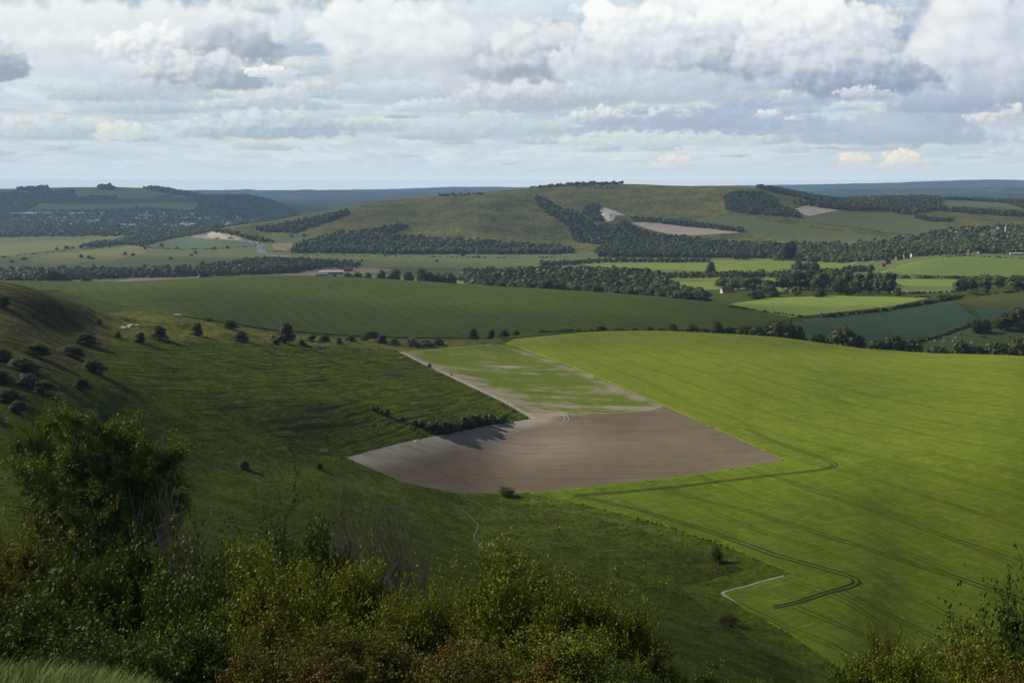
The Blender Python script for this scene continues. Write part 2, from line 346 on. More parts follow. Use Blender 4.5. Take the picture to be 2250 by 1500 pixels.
# young crop with bare patches
m, t = mat('young_crop'); b = NB(t); v = b.pos((1, .35, 1), rotz=R(-78)); p2 = b.pos((1, .10, 1), rotz=R(-80))
n1 = b.noise(v, .06, 9, .78, .3); n2 = b.noise(p2, 1.4, 4, .75); n3 = b.noise(b.pos(), .02, 3, .5)
at = b.n('ShaderNodeAttribute', attribute_name='chalk'); bare = b.n('ShaderNodeAttribute', attribute_name='bare')
grn = b.mix(b.ramp(n3, [(.35, 0.), (.65, 1.)]), (.095, .145, .014), (.130, .168, .020))
soil = b.mix(n2, (.25, .21, .15), (.34, .29, .22))
f = b.math('ADD', b.math('ADD', b.math('MULTIPLY', n1, 1.35), b.math('MULTIPLY', n2, .35)), bare.outputs['Fac'])
col = b.mix(b.ramp(f, [(.88, 0.), (1.12, 1.)]), grn, soil)
ck = b.math('MULTIPLY', at.outputs['Fac'], b.ramp(b.noise(v, .3, 6, .7), [(.3, .3), (.6, 1.)]), True)
b.out(b.mix(ck, col, (.45, .40, .32)), .9, b.math('ADD', n2, n1), .4, .4)
# terracettes: little paths along the contours of the steep slopes
m, t = MATS['terrace_turf'], MATS['terrace_turf'].node_tree
def add_terraces(m, per, warp, strength, ang=R(20)):
    t = m.node_tree; b = NB(t)
    bump = [n for n in t.nodes if n.type == 'BUMP'][0]; pr = [n for n in t.nodes if n.type == 'BSDF_PRINCIPLED'][0]
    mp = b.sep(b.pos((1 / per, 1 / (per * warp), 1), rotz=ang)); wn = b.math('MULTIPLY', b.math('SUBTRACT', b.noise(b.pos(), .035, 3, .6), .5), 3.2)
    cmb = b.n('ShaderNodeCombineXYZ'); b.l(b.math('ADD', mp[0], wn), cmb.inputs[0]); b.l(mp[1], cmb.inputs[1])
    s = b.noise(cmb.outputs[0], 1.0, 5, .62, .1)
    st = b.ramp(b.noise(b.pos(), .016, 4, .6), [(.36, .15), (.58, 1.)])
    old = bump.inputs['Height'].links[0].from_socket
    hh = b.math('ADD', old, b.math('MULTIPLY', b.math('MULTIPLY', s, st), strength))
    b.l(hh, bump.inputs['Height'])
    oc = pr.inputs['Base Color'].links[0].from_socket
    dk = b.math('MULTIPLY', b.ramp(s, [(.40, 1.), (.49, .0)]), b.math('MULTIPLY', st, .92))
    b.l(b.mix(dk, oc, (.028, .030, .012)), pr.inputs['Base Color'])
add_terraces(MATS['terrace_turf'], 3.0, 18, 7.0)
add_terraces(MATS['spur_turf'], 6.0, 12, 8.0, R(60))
# far country: patchwork of woods, hedged fields and villages
m, t = mat('patchwork'); b = NB(t); v = b.pos()
def vor(scale, feat='F1'):
    o = b.n('ShaderNodeTexVoronoi', feature=feat); o.inputs['Scale'].default_value = scale
    ww = b.n('ShaderNodeVectorMath', operation='ADD'); b.l(v, ww.inputs[0])
    nn = b.n('ShaderNodeTexNoise'); nn.inputs['Scale'].default_value = .002; nn.inputs['Detail'].default_value = 4; b.l(v, nn.inputs['Vector'])
    sc = b.n('ShaderNodeVectorMath', operation='SCALE'); sc.inputs['Scale'].default_value = 240; b.l(nn.outputs['Color'], sc.inputs[0]); b.l(sc.outputs[0], ww.inputs[1])
    b.l(ww.outputs[0], o.inputs['Vector']); return o
vc = vor(.0042); ve = vor(.0042, 'DISTANCE_TO_EDGE')
cs = b.sep(vc.outputs['Color'])
field = b.mix(b.ramp(cs[0], [(.2, 0.), (.8, 1.)]), (.085, .12, .05), (.16, .18, .08))
field = b.mix(b.ramp(cs[2], [(.86, 0.), (.9, 1.)]), field, (.26, .23, .15))
wood = b.mix(b.noise(v, .02, 4, .7), (.022, .036, .016), (.055, .075, .03))
wf = b.math('MAXIMUM', b.ramp(b.noise(v, .0011, 5, .62), [(.43, 0.), (.50, 1.)]), b.ramp(cs[1], [(.60, 0.), (.62, 1.)]))
wf = b.math('MAXIMUM', wf, b.ramp(ve.outputs[0], [(.05, 1.), (.09, 0.)]))
b.out(b.mix(wf, field, wood), .95, b.noise(v, .012, 6, .7), .6, 14.)

# name, material, outline (pixels), dmin, dmax, raise
FIELDS = [
 ('valley_meadow', 'meadow', [(-300,660),(-300,500),(0,505),(300,497),(420,505),(700,520),(1300,520),(2600,500),(2600,600),(1900,620),(1500,640),(1000,640),(600,640)], 1560, 4400, 0),
 ('distant_country', 'patchwork', [(-500,350),(3000,350),(3000,520),(-500,520)], 4300, 33000, 0),
 ('chalk_down', 'down', [(455,522),(490,497),(560,485),(640,468),(760,440),(1000,400),(1300,380),(1700,380),(1900,425),(2100,425),(2600,430),(2600,515),(2250,520),(1900,528),(1600,535),(1250,556),(900,560),(650,552),(590,530),(560,540)], 3000, 4600, 0),
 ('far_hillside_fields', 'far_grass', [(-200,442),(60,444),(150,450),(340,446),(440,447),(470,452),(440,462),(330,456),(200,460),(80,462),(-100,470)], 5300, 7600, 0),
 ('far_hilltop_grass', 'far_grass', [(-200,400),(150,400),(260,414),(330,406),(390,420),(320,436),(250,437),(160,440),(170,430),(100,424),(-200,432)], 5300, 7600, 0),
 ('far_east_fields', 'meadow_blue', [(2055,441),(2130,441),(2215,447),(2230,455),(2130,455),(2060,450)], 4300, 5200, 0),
 ('down_field_green', 'down_green', [(1520,480),(1620,473),(1680,484),(1800,503),(1990,526),(1990,533),(1800,533),(1640,512)], 3000, 4600, 0),
 ('down_field_strip', 'down_green', [(1700,468),(1780,476),(1860,463),(1960,470),(2100,500),(2250,540),(2110,530),(1900,500),(1740,485)], 3000, 4600, 0),
 ('west_down_field', 'down_green', [(640,468),(700,455),(760,442),(850,436),(760,460),(650,486),(560,492)], 3300, 4600, 0),
 ('chalk_field', 'chalk_soil', [(1385,490),(1430,487),(1500,498),(1570,503),(1630,511),(1560,515),(1490,518),(1440,508)], 3000, 4600, 0),
 ('chalk_field', 'chalk_soil', [(1722,466),(1780,449),(1842,462),(1780,474)], 3000, 4600, 0),
 ('meadow_strip', 'meadow_yellow', [(0,536),(110,529),(235,527),(225,534),(150,545),(60,556),(-60,568),(-200,560)], 2600, 4600, 0),
 ('meadow_strip', 'meadow_yellow', [(60,572),(120,558),(260,545),(300,537),(330,540),(320,556),(250,572),(120,582)], 2300, 4600, 0),
 ('meadow_knoll', 'meadow_yellow', [(185,521),(215,512),(280,509),(290,515),(240,525)], 2600, 4600, 0),
 ('roadside_field', 'meadow_blue', [(320,543),(375,530),(430,519),(470,523),(540,529),(567,537),(555,542),(480,546),(400,548)], 2600, 4600, 0),
 ('stubble_field', 'sand_field', [(597,535),(640,533),(652,545),(640,552),(602,552)], 2600, 4600, 0),
 ('foot_field', 'meadow_blue', [(585,520),(680,519),(735,518),(700,523),(640,532),(592,531)], 2600, 4600, 0),
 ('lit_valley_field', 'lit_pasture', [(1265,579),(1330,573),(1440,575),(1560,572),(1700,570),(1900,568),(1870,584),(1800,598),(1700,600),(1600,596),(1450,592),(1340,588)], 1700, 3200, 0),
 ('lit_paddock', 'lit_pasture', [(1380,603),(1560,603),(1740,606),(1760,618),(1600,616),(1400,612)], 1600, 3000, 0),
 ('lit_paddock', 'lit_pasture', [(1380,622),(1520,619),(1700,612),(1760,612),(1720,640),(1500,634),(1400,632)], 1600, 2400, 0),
 ('valley_strip', 'lit_pasture_dull', [(900,578),(1010,575),(1090,578),(1030,585),(900,586)], 1900, 3200, 0),
 ('valley_strip', 'brown_crop', [(760,588),(900,586),(1060,590),(1030,610),(880,608)], 1700, 3000, 0),
 ('wood_edge_field', 'lit_pasture', [(880,622),(960,609),(1020,612),(1080,640),(1000,632)], 1560, 2400, 0),
 ('long_ploughed_field', 'far_soil', [(250,617),(310,608),(440,604),(540,596),(700,590),(800,588),(865,592),(840,598),(700,606),(600,612),(300,625)], 1600, 3000, 0),
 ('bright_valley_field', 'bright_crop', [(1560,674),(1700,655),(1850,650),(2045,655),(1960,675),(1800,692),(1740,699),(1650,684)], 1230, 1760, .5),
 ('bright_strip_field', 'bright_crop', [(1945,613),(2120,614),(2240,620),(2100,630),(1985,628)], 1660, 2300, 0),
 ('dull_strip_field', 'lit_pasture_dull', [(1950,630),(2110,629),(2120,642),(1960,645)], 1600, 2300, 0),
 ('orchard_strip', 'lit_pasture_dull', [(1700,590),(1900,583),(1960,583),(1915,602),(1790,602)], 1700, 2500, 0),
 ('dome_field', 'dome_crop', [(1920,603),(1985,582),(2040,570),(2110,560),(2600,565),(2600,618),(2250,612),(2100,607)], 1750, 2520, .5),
 ('dark_crop_field', 'blue_crop', [(1735,712),(1800,698),(1950,680),(2060,664),(2100,663),(2150,700),(2230,708),(2160,712),(2060,742),(1960,768),(1800,772),(1690,760)], 1060, 1620, .4),
 ('brown_crop_field', 'brown_crop', [(2095,663),(2180,645),(2260,632),(2600,640),(2600,676),(2140,675)], 1060, 1760, 0),
 ('corner_crop_field', 'blue_crop', [(2140,677),(2600,678),(2600,702),(2220,706),(2160,700)], 1060, 1500, 0),
 ('cow_pasture', 'cow_pasture', [(2030,752),(2110,724),(2160,712),(2600,712),(2600,800),(2030,800)], 1020, 1300, 0),
 ('wheat_hill', 'wheat_hill', [(-200,600),(300,600),(600,590),(900,600),(1200,625),(1600,668),(1740,698),(1735,712),(1600,725),(1300,729),(1120,744),(1000,744),(900,743),(750,737),(600,726),(450,702),(340,686),(200,656),(130,640),(-100,640)], 930, 1530, .5),
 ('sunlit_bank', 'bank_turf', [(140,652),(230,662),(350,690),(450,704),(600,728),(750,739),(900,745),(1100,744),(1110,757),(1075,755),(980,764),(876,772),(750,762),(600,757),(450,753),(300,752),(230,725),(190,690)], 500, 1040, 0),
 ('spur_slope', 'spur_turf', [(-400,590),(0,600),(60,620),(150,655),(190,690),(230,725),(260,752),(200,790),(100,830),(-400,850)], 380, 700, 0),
 ('terraced_slope', 'terrace_turf', [(230,752),(300,752),(450,753),(600,757),(750,762),(876,772),(960,812),(1060,860),(1168,919),(1000,948),(880,973),(762,1003),(700,1000),(560,985),(400,965),(250,900),(200,800)], 330, 900, 0),
 ('field_margin', 'margin_grass', [(1080,1092),(1165,1083),(1300,1110),(1450,1150),(1600,1200),(1745,1262),(1590,1305),(1640,1338),(1750,1400),(1850,1470),(1960,1600),(1900,1600),(1800,1500),(1660,1410),(1560,1345),(1495,1290),(1640,1252),(1550,1215),(1400,1160),(1250,1125)], 230, 560, 0),
 ('young_crop_field', 'young_crop', [(876,773),(980,764),(1075,755),(1110,757),(1230,795),(1350,845),(1462,893),(1420,904),(1240,913),(1168,920),(1100,880),(1000,833),(930,800)], 560, 960, 0),
 ('ploughed_field', 'soil', [(762,1005),(880,973),(1000,948),(1100,930),(1168,920),(1240,913),(1420,904),(1462,893),(1580,945),(1728,1013),(1500,1048),(1300,1070),(1130,1084),(1000,1083),(880,1057)], 440, 760, 0),
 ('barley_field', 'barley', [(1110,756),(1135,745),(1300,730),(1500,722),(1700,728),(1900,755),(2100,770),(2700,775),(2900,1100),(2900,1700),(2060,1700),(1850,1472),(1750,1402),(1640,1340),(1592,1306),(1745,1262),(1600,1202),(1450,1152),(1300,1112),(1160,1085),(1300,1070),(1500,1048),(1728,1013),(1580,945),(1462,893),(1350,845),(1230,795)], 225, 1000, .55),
]
def to_idx(xy):
    r = np.hypot(xy[:, 0], xy[:, 1]); a = np.arctan2(xy[:, 0], xy[:, 1])
    return np.stack([np.interp(a, AZ, np.arange(NA)), np.interp(np.log(r), LOGD, np.arange(ND))], 1)
AI = np.repeat(np.arange(NA, dtype=float)[:, None], ND, 1); DI = np.repeat(np.arange(ND, dtype=float)[None], NA, 0)
SD2 = np.full((NA, ND), .27)
POLYS = []
for nm, mn, pts, d0, d1, rz in FIELDS:
    xy = ray(*np.array(dens(pts, 10)).T, d0, d1); ip = to_idx(xy); POLYS.append((xy, ip))
for xy, ip in POLYS:
    n = len(ip)
    for k in range(n):
        a, bq = ip[k], ip[(k + 1) % n]
        lo = np.floor(np.minimum(a, bq)).astype(int) - 1; hi = np.ceil(np.maximum(a, bq)).astype(int) + 2
        lo = np.maximum(lo, 0); i1 = min(hi[0], NA); j1 = min(hi[1], ND)
        if i1 <= lo[0] or j1 <= lo[1]: continue
        I, J = np.meshgrid(np.arange(lo[0], i1), np.arange(lo[1], j1), indexing='ij')
        ab = bq - a; L = max(1e-9, ab @ ab)
        tt = np.clip(((I - a[0]) * ab[0] + (J - a[1]) * ab[1]) / L, 0, 1)
        qi = a[0] + tt * ab[0]; qj = a[1] + tt * ab[1]; d2 = (I - qi) ** 2 + (J - qj) ** 2
        s = (slice(lo[0], i1), slice(lo[1], j1)); msk = d2 < SD2[s]
        SD2[s] = np.where(msk, d2, SD2[s]); AI[s] = np.where(msk, qi, AI[s]); DI[s] = np.where(msk, qj, DI[s])
SNAP = SD2 < .27
i0 = np.clip(np.floor(AI).astype(int), 0, NA - 2); j0 = np.clip(np.floor(DI).astype(int), 0, ND - 2)
u = AI - i0; v = DI - j0
aa = AZ[i0] * (1 - u) + AZ[i0 + 1] * u; dd = np.exp(LOGD[j0] * (1 - v) + LOGD[j0 + 1] * v)
Hs = (H[i0, j0] * (1 - u) + H[i0 + 1, j0] * u) * (1 - v) + (H[i0, j0 + 1] * (1 - u) + H[i0 + 1, j0 + 1] * u) * v
VX = np.sin(aa) * dd; VY = np.cos(aa) * dd
VERTS = np.stack([VX, VY, Hs], -1).reshape(-1, 3)
idx = (np.arange(NA)[:, None] * ND + np.arange(ND)[None])
A_, B_, C_, D_ = idx[:-1, :-1].ravel(), idx[1:, :-1].ravel(), idx[1:, 1:].ravel(), idx[:-1, 1:].ravel()
sf = SNAP.ravel(); d1 = sf[A_] & sf[C_]
T1 = np.where(d1[:, None], np.stack([A_, B_, C_], 1), np.stack([A_, B_, D_], 1))
T2 = np.where(d1[:, None], np.stack([A_, C_, D_], 1), np.stack([B_, C_, D_], 1))
TRI = np.concatenate([T1, T2]); fi = AI.ravel(); fj = DI.ravel()
ci = fi[TRI].mean(1); cj = fj[TRI].mean(1)
FID = np.full(len(TRI), -1)
for k, (xy, ip) in enumerate(POLYS):
    lo = ip.min(0); hi = ip.max(0)
    m_ = np.where((ci >= lo[0]) & (ci <= hi[0]) & (cj >= lo[1]) & (cj <= hi[1]))[0]
    FID[m_[inside(ip, ci[m_], cj[m_])]] = k
def mesh_obj(name, verts, faces, mats, parent=None, smooth_=True, mi=None, attrs=None):
    me = bpy.data.meshes.new(name); verts = np.asarray(verts, np.float32); faces = np.asarray(faces)
    nv, (nf, k) = len(verts), faces.shape
    me.vertices.add(nv); me.vertices.foreach_set('co', verts.ravel())
    me.loops.add(nf * k); me.loops.foreach_set('vertex_index', faces.astype(np.int32).ravel())
    me.polygons.add(nf); me.polygons.foreach_set('loop_start', np.arange(0, nf * k, k, dtype=np.int32))
    try: me.polygons.foreach_set('loop_total', np.full(nf, k, np.int32))
    except Exception: pass
    if smooth_: me.polygons.foreach_set('use_smooth', np.ones(nf, bool))
    for mm in (mats if isinstance(mats, (list, tuple)) else [mats]): me.materials.append(MATS[mm] if isinstance(mm, str) else mm)
    if mi is not None: me.polygons.foreach_set('material_index', np.asarray(mi, np.int32))
    for an, av in (attrs or {}).items():
        at = me.attributes.new(an, 'FLOAT', 'POINT'); at.data.foreach_set('value', np.asarray(av, np.float32))
    me.update(calc_edges=True)
    o = bpy.data.objects.new(name, me); C.objects.link(o)
    if parent: o.parent = parent
    return o
def seg_dist(x, y, line):
    best = np.full(x.shape, 1e9)
    for (x1, y1), (x2, y2) in zip(line[:-1], line[1:]):
        dx, dy = x2 - x1, y2 - y1; L = dx * dx + dy * dy + 1e-9
        tt = np.clip(((x - x1) * dx + (y - y1) * dy) / L, 0, 1)
        best = np.minimum(best, np.hypot(x - x1 - tt * dx, y - y1 - tt * dy))
    return best
def pline(pts, d0=2, d1=30000, step=12): return ray(*np.array(dens(pts, step, False)).T, d0, d1)
_w = pline([(762,1005),(880,973),(1000,948),(1100,930),(1168,920)], 440, 800)
_e1 = pline([(880,773),(930,800),(1000,833),(1100,880),(1168,920)], 560, 960)
_e2 = pline([(1090,756),(1225,798),(1340,846),(1450,893),(1560,945)], 560, 960)
_e3 = pline([(880,773),(980,764),(1075,755)], 560, 960)
_e4 = pline([(1168,922),(1240,915),(1420,906),(1462,896)], 560, 800)
def field_attrs(nm, P3):
    x, y = P3[:, 0], P3[:, 1]
    if nm == 'ploughed_field':
        c1 = 1.2 * (1 - smooth(1, 20, seg_dist(x, y, _w))); c2 = .5 * (1 - smooth(0, 60, np.hypot(x - _w[-8, 0] - 20, y - _w[-8, 1] + 30)))
        return {'chalk': np.maximum(c1, c2) * .8}
    if nm == 'young_crop_field':
        return {'chalk': np.maximum(1 - smooth(1.5, 6, seg_dist(x, y, _e1)), .25 * (1 - smooth(1, 5, seg_dist(x, y, _e3)))),
                'bare': .10 * (1 - smooth(1, 4, seg_dist(x, y, _e2))) +   .15 * (1 - smooth(3, 30, seg_dist(x, y, _e4))) + .12 * (1 - smooth(6, 30, seg_dist(x, y, _e1)))}
    if nm in ('far_soil',): return {}
    return None
GROUPF = {}
for k in range(-1, len(FIELDS)):
    f = TRI[FID == k]
    if len(f) == 0: print('EMPTY FIELD', k, FIELDS[k][0]); continue
    nm, mn, rz = ('ground', 'turf', 0) if k < 0 else (FIELDS[k][0], FIELDS[k][1], FIELDS[k][5])
    uq, inv = np.unique(f, return_inverse=True); ff = inv.reshape(-1, 3); P3 = VERTS[uq].copy()
    if rz:                                     # standing crop: lift the surface and give it an edge
        P3[:, 2] += rz
        e = np.concatenate([ff[:, [0, 1]], ff[:, [1, 2]], ff[:, [2, 0]]]); key = np.sort(e, 1); kk = key[:, 0] * np.int64(len(P3)) + key[:, 1]
        _, ix, cnt = np.unique(kk, return_index=True, return_counts=True); be = e[ix[cnt == 1]]
        bv = np.unique(be); low = P3[bv].copy(); low[:, 2] -= rz + .3; mp_ = np.zeros(len(P3), int); mp_[bv] = len(P3) + np.arange(len(bv))
        P3 = np.concatenate([P3, low]); a_, b_ = be[:, 0], be[:, 1]
        ff = np.concatenate([ff, np.stack([b_, a_, mp_[a_]], 1), np.stack([b_, mp_[a_], mp_[b_]], 1)])
    o = mesh_obj(nm, P3, ff, mn, attrs=field_attrs(nm, P3)); o['kind'] = 'structure'
    if k >= 0: o['label'] = nm.replace('_', ' ')
# ---------------------------------------------------------------- sky: a band of cloudy sky round the view, far outside the land
SKY_R = 46000.0
def build_sky():
    pxs = np.linspace(-260, 2510, 1420)
    azs = np.arctan2((pxs - CX) / FPX, 1.0)
    out_l = np.linspace(R(-75), azs[0], 70)[:-1]; out_r = np.linspace(azs[-1], R(75), 70)[1:]
    azs = np.concatenate([out_l, azs, out_r])
    els = np.concatenate([np.linspace(R(-2.0), R(-.6), 5)[:-1], np.linspace(R(-.6), R(9.9), 300), np.linspace(R(9.9), R(34), 60)[1:]])
    A, E = np.meshgrid(azs, els, indexing='ij')
    X = np.sin(A) * np.cos(E); Y = np.cos(A) * np.cos(E); Zz = np.sin(E)
    px = CX + FPX * np.tan(np.clip(A, -1.2, 1.2)) * 1.0; py = 400 - FPX * np.tan(E)       # unrolled sky coordinates, in picture pixels
    c_, s_ = math.cos(PITCH), math.sin(PITCH)
    dep = Y * c_ - Zz * s_; inv = dep > .25
    px = np.where(inv, CX + FPX * X / np.maximum(dep, .25), px); py = np.where(inv, CY - FPX * (Y * s_ + Zz * c_) / np.maximum(dep, .25), py)
    t = np.maximum(400 - py, 0)
    def mixc(c, col, a):
        a = np.asarray(a)[..., None]; return c * (1 - a) + np.asarray(col, float) * a
    col = np.empty(px.shape + (3,))
    g = smooth(0, 420, t)[..., None]
    col[:] = np.array([203, 217, 228.]) * (1 - g) + np.array([188, 211, 238.]) * g
    wp = fbm(px / 260, py / 120, 4, 31) * 30
    # thin high white veil
    veil = fbm((px + wp * 3) / 520, (py + wp) / 60, 5, 41)
    col = mixc(col, (240, 242, 243), smooth(-.30, .22, veil) * .95 * smooth(90, 300, t) * .97)
    # layered clouds, smaller and flatter towards the horizon
    sc = t + 52
    U = (px - CX) / sc; V = np.log(sc) * 2.3
    for k, (us, vs, th, seed) in enumerate([(.50, 1.1, -.22, 51), (.62, 1.35, -.08, 61), (.95, 2.0, .03, 71)]):
        x0, y0 = U * us + fbm(U, V, 3, seed + 4) * .35, V * vs + fbm(U * 1.3, V, 3, seed + 6) * .3
        n = fbm(x0, y0, 6, seed, .52); nl = fbm(x0 - .07, y0 + .09, 6, seed, .52)
        low = fbm(x0 * .35, y0 * .45, 3, seed + 9)
        a = smooth(th, th + .16, n + low * .25)
        sh = np.clip(.50 - (nl - n) * 1.9 - (n - th) * .75 + low * .45, 0, 1)
        right = smooth(700, 2100, px) * .22 * smooth(0, 300, t)
        lo_c = np.array([178, 192, 207.]); hi_c = np.array([241, 241, 240.])
        cc = lo_c + (hi_c - lo_c) * np.clip(sh + .12 - right, 0, 1)[..., None]
        haze = (smooth(150, 0, t) * .62)[..., None]
        cc = cc * (1 - haze) + np.array([205, 217, 227.]) * haze
        col = col * (1 - (a * (.6 - .25 * (smooth(260, 380, t) * smooth(900, 300, px))))[..., None]) + cc * (a * (.6 - .25 * (smooth(260, 380, t) * smooth(900, 300, px))))[..., None]
    # cumulus heaps standing in front: centre x, base y, half width, height, lit colour, base colour, opacity, crispness
    W, G1, G2 = (250, 250, 249), (172, 182, 198), (192, 200, 212)
    L = [
     (230, 70, 560, 90, (246,247,248), (228,233,238), .92, .3), (900, 60, 420, 70, (244,246,248), (224,230,238), .75, .4), (120, 170, 330, 60, (244,245,245), (218,225,232), .7, .5),
     (1180, 30, 260, 60, (240,243,246), (214,222,232), .8, .5), (830, 80, 150, 110, (247,248,249), (224,229,236), .9, .8), (930, 95, 120, 90, (247,248,249), (214,221,230), .8, .7),
     (150, 120, 240, 60, (241,243,245), (220,226,232), .8, .4), (330, 110, 130, 55, W, (208,214,224), .8, .8),
     (1500, 110, 230, 150, (251,251,251), (215,220,230), .97, 1.), (1400, 90, 130, 80, W, (212,219,229), .9, 1.), (1620, 95, 110, 110, W, (212,219,229), .95, 1.),
     (1760, 110, 130, 130, (249,249,250), (208,214,226), .97, 1.), (1860, 90, 110, 105, (251,250,249), (212,217,226), .97, 1.),
     (2210, 120, 130, 170, (238,240,244), (205,211,224), .95, 1.), (2090, 190, 120, 220, (243,243,245), (196,203,218), .98, 1.), (2140, 240, 200, 150, (226,229,236), (176,186,205), .95, .8),
     (1010, 170, 340, 130, (240,242,244), (205,211,220), .85, .6), (1110, 150, 130, 100, (226,230,235), (183,190,203), .85, .8), (1190, 158, 150, 108, (236,238,241), (172,182,196), .92, .9),
     (1340, 170, 150, 100, (238,240,243), (196,204,216), .9, .8), (1560, 160, 150, 105, (232,235,240), (170,180,196), .95, .9), (1480, 210, 260, 70, (226,230,236), (190,198,212), .8, .5),
     (1700, 140, 110, 70, (240,240,243), (196,203,216), .9, .9), (1850, 128, 130, 55, (230,233,238), (186,194,210), .9, .8), (1880, 190, 190, 90, (222,226,234), (160,171,193), .95, .8),
     (350, 125, 150, 65, (250,249,248), (205,212,222), .9, 1.), (500, 122, 118, 108, (240,241,243), (168,178,192), .9, .8), (440, 182, 165, 72, (238,239,241), (172,182,196), .88, .8), (-10, 162, 85, 62, (210,216,224), (160,172,187), .9, .8),
     (590, 165, 60, 22, W, (216,222,230), .9, 1.), (300, 210, 200, 40, (226,230,235), (194,203,213), .7, .5), (600, 232, 130, 40, (232,234,238), (187,198,210), .75, .6), (330, 245, 120, 26, (215,222,229), (178,191,204), .7, .4),
     (590, 292, 190, 52, (228,231,236), (170,184,200), .85, .7), (120, 298, 190, 40, (226,231,235), (182,197,209), .75, .5), (880, 215, 170, 45, (228,231,236), (196,204,215), .7, .5), (960, 240, 110, 26, (236,238,240), (196,204,214), .7, .7),
     (1170, 228, 200, 55, (234,236,239), (186,194,207), .85, .7), (1050, 295, 240, 45, (222,228,234), (184,198,212), .75, .5), (1320, 268, 80, 34, (240,240,241), (178,188,206), .85, .8), (1450, 262, 34, 26, (240,241,243), (186,195,212), .8, .9), (1520, 266, 40, 24, (236,238,242), (184,193,210), .8, .9),
     (1600, 285, 330, 50, (180,190,210), (166,179,204), .75, .4), (1950, 305, 300, 55, (196,204,219), (168,180,204), .75, .4), (1900, 214, 70, 26, (236,236,237), (188,196,212), .85, .8), (1690, 258, 40, 18, (240,241,243), (190,198,214), .85, .8), (1745, 263, 26, 8, (240,240,241), (198,205,218), .8, .8),
     (2200, 268, 75, 38, (238,236,233), (196,203,216), .9, .9), (2080, 240, 160, 40, (190,198,216), (170,181,204), .8, .5), (1450, 315, 260, 30, (232,233,232), (196,207,220), .75, .6), (260, 300, 60, 34, (243,240,232), (214,221,226), .7, .8),
     (1880, 368, 42, 36, (240,232,218), (205,212,222), .9, .9), (1980, 370, 52, 42, (246,236,218), (204,210,221), .95, .9), (1480, 372, 48, 32, (234,232,226), (200,210,221), .8, .8), (1380, 385, 70, 20, (226,226,222), (200,211,222), .6, .6),
     (620, 400, 62, 30, (226,229,228), (204,216,227), .8, .9), (430, 398, 40, 30, (222,227,228), (205,217,226), .6, .8), (740, 400, 120, 16, (230,231,228), (206,217,227), .7, .7), (1680, 385, 70, 18, (216,221,226), (200,211,223), .6, .7), (170, 385, 60, 22, (228,229,226), (208,219,227), .5, .7), (2220, 350, 60, 30, (218,222,229), (196,205,219), .6, .7),
    ]
    rg = np.random.default_rng(33); LL = []
    for q in range(330):
        tt = 18 + 400 * rg.random() ** .8; k = tt / 400; rx = (20 + 130 * k) * rg.uniform(.6, 1.5); cx = rg.uniform(-320, 2570); r_ = smooth(600, 2000, cx)
        br = rg.uniform(-9, 9); hi = np.array([244, 243, 240.]) * (.90 + .10 * k) + br * .4; lo = np.array([184, 198, 213.]) - np.array([10, 10, 2]) * r_ - 6 * k + br
        LL.append((cx, 400 - tt + 12, rx, rx * rg.uniform(.22, .42), tuple(hi), tuple(lo), rg.uniform(.45, .9), rg.uniform(.5, 1.)))
    LL.sort(key=lambda q: -q[1]); L = [q for q in LL] + L
    for i, (cx, cy, rx, ry, top, base, op, cr) in enumerate(L):
        m = (np.abs(px - cx) < rx * 1.6 + 20) & (py > cy - ry * 1.7 - 20) & (py < cy + ry * .8 + 15)
        if not m.any(): continue
        x, y = px[m], py[m]; s = max(14., ry * .55)
        wx = fbm(x / s * .5, y / s * .5, 3, i + 3) * s * .35; wy = fbm(x / s * .5 + 9, y / s * .5, 3, i + 5) * s * .3
        xs_, ys_ = x + wx, y + wy
        bil = (.55 - worley(xs_ / s / 1.25, ys_ / s, i)) + .5 * (.55 - worley(xs_ / s * 1.9, ys_ / s * 2.2, i + 3)) + .25 * (.55 - worley(xs_ / s * 4, ys_ / s * 4.6, i + 5))
        xo, yo = xs_ + s * .22, ys_ + s * .26
        bil2 = (.55 - worley(xo / s / 1.25, yo / s, i)) + .5 * (.55 - worley(xo / s * 1.9, yo / s * 2.2, i + 3)) + .25 * (.55 - worley(xo / s * 4, yo / s * 4.6, i + 5))
        so = fbm(x / s * .8, y / s * .8, 5, i % 90 + 77)
        bn = bil * cr + so * (1.1 - cr * .5)
        Xl = (x - cx) / rx; Yl = (cy - y) / ry
        rr = np.sqrt(Xl ** 2 + np.where(Yl > 0, Yl, Yl * 3.2) ** 2)
        f = 1 - rr + .50 * bn
        edge = np.where(Yl > .1, .20 + .35 * (1 - cr), .45)
        a = smooth(0, 1, f / edge) * op
        rel = (bil - bil2) * cr * .9
        sh = smooth(-.05, 1.05, Yl * .85 - Xl * .22 + .12 + .16 * so + rel * .45 + .18 * bil * cr)
        cc = np.array(base, float) + (np.array(top, float) - np.array(base, float)) * sh[:, None]
        col[m] = col[m] * (1 - a[:, None]) + cc * a[:, None]
    hz = smooth(55, 10, t)                    # nothing but pale air at the very horizon
    col = mixc(col, (200, 214, 226), hz)
    col = np.clip(222 + (col - 222) * (1 + .16 * smooth(70, 200, t))[..., None] + np.array([-3, 0, -2.]), 0, 253)
    lin = np.where(col / 255 <= .04045, col / 255 / 12.92, ((col / 255 + .055) / 1.055) ** 2.4)
    lin = np.clip(lin, 0, 1.2)
    path = np.minimum(25500, 150000 / np.maximum(t, .5)); T = np.exp(-5e-5 * path)[..., None]     # the sky low down is brighter, seen through the air
    low = np.maximum((lin - np.array([.19, .30, .41]) * (1 - T)) / T, 0); lin = np.where((t < 200)[..., None], lin + (low - lin) * smooth(200, 90, t)[..., None], lin)
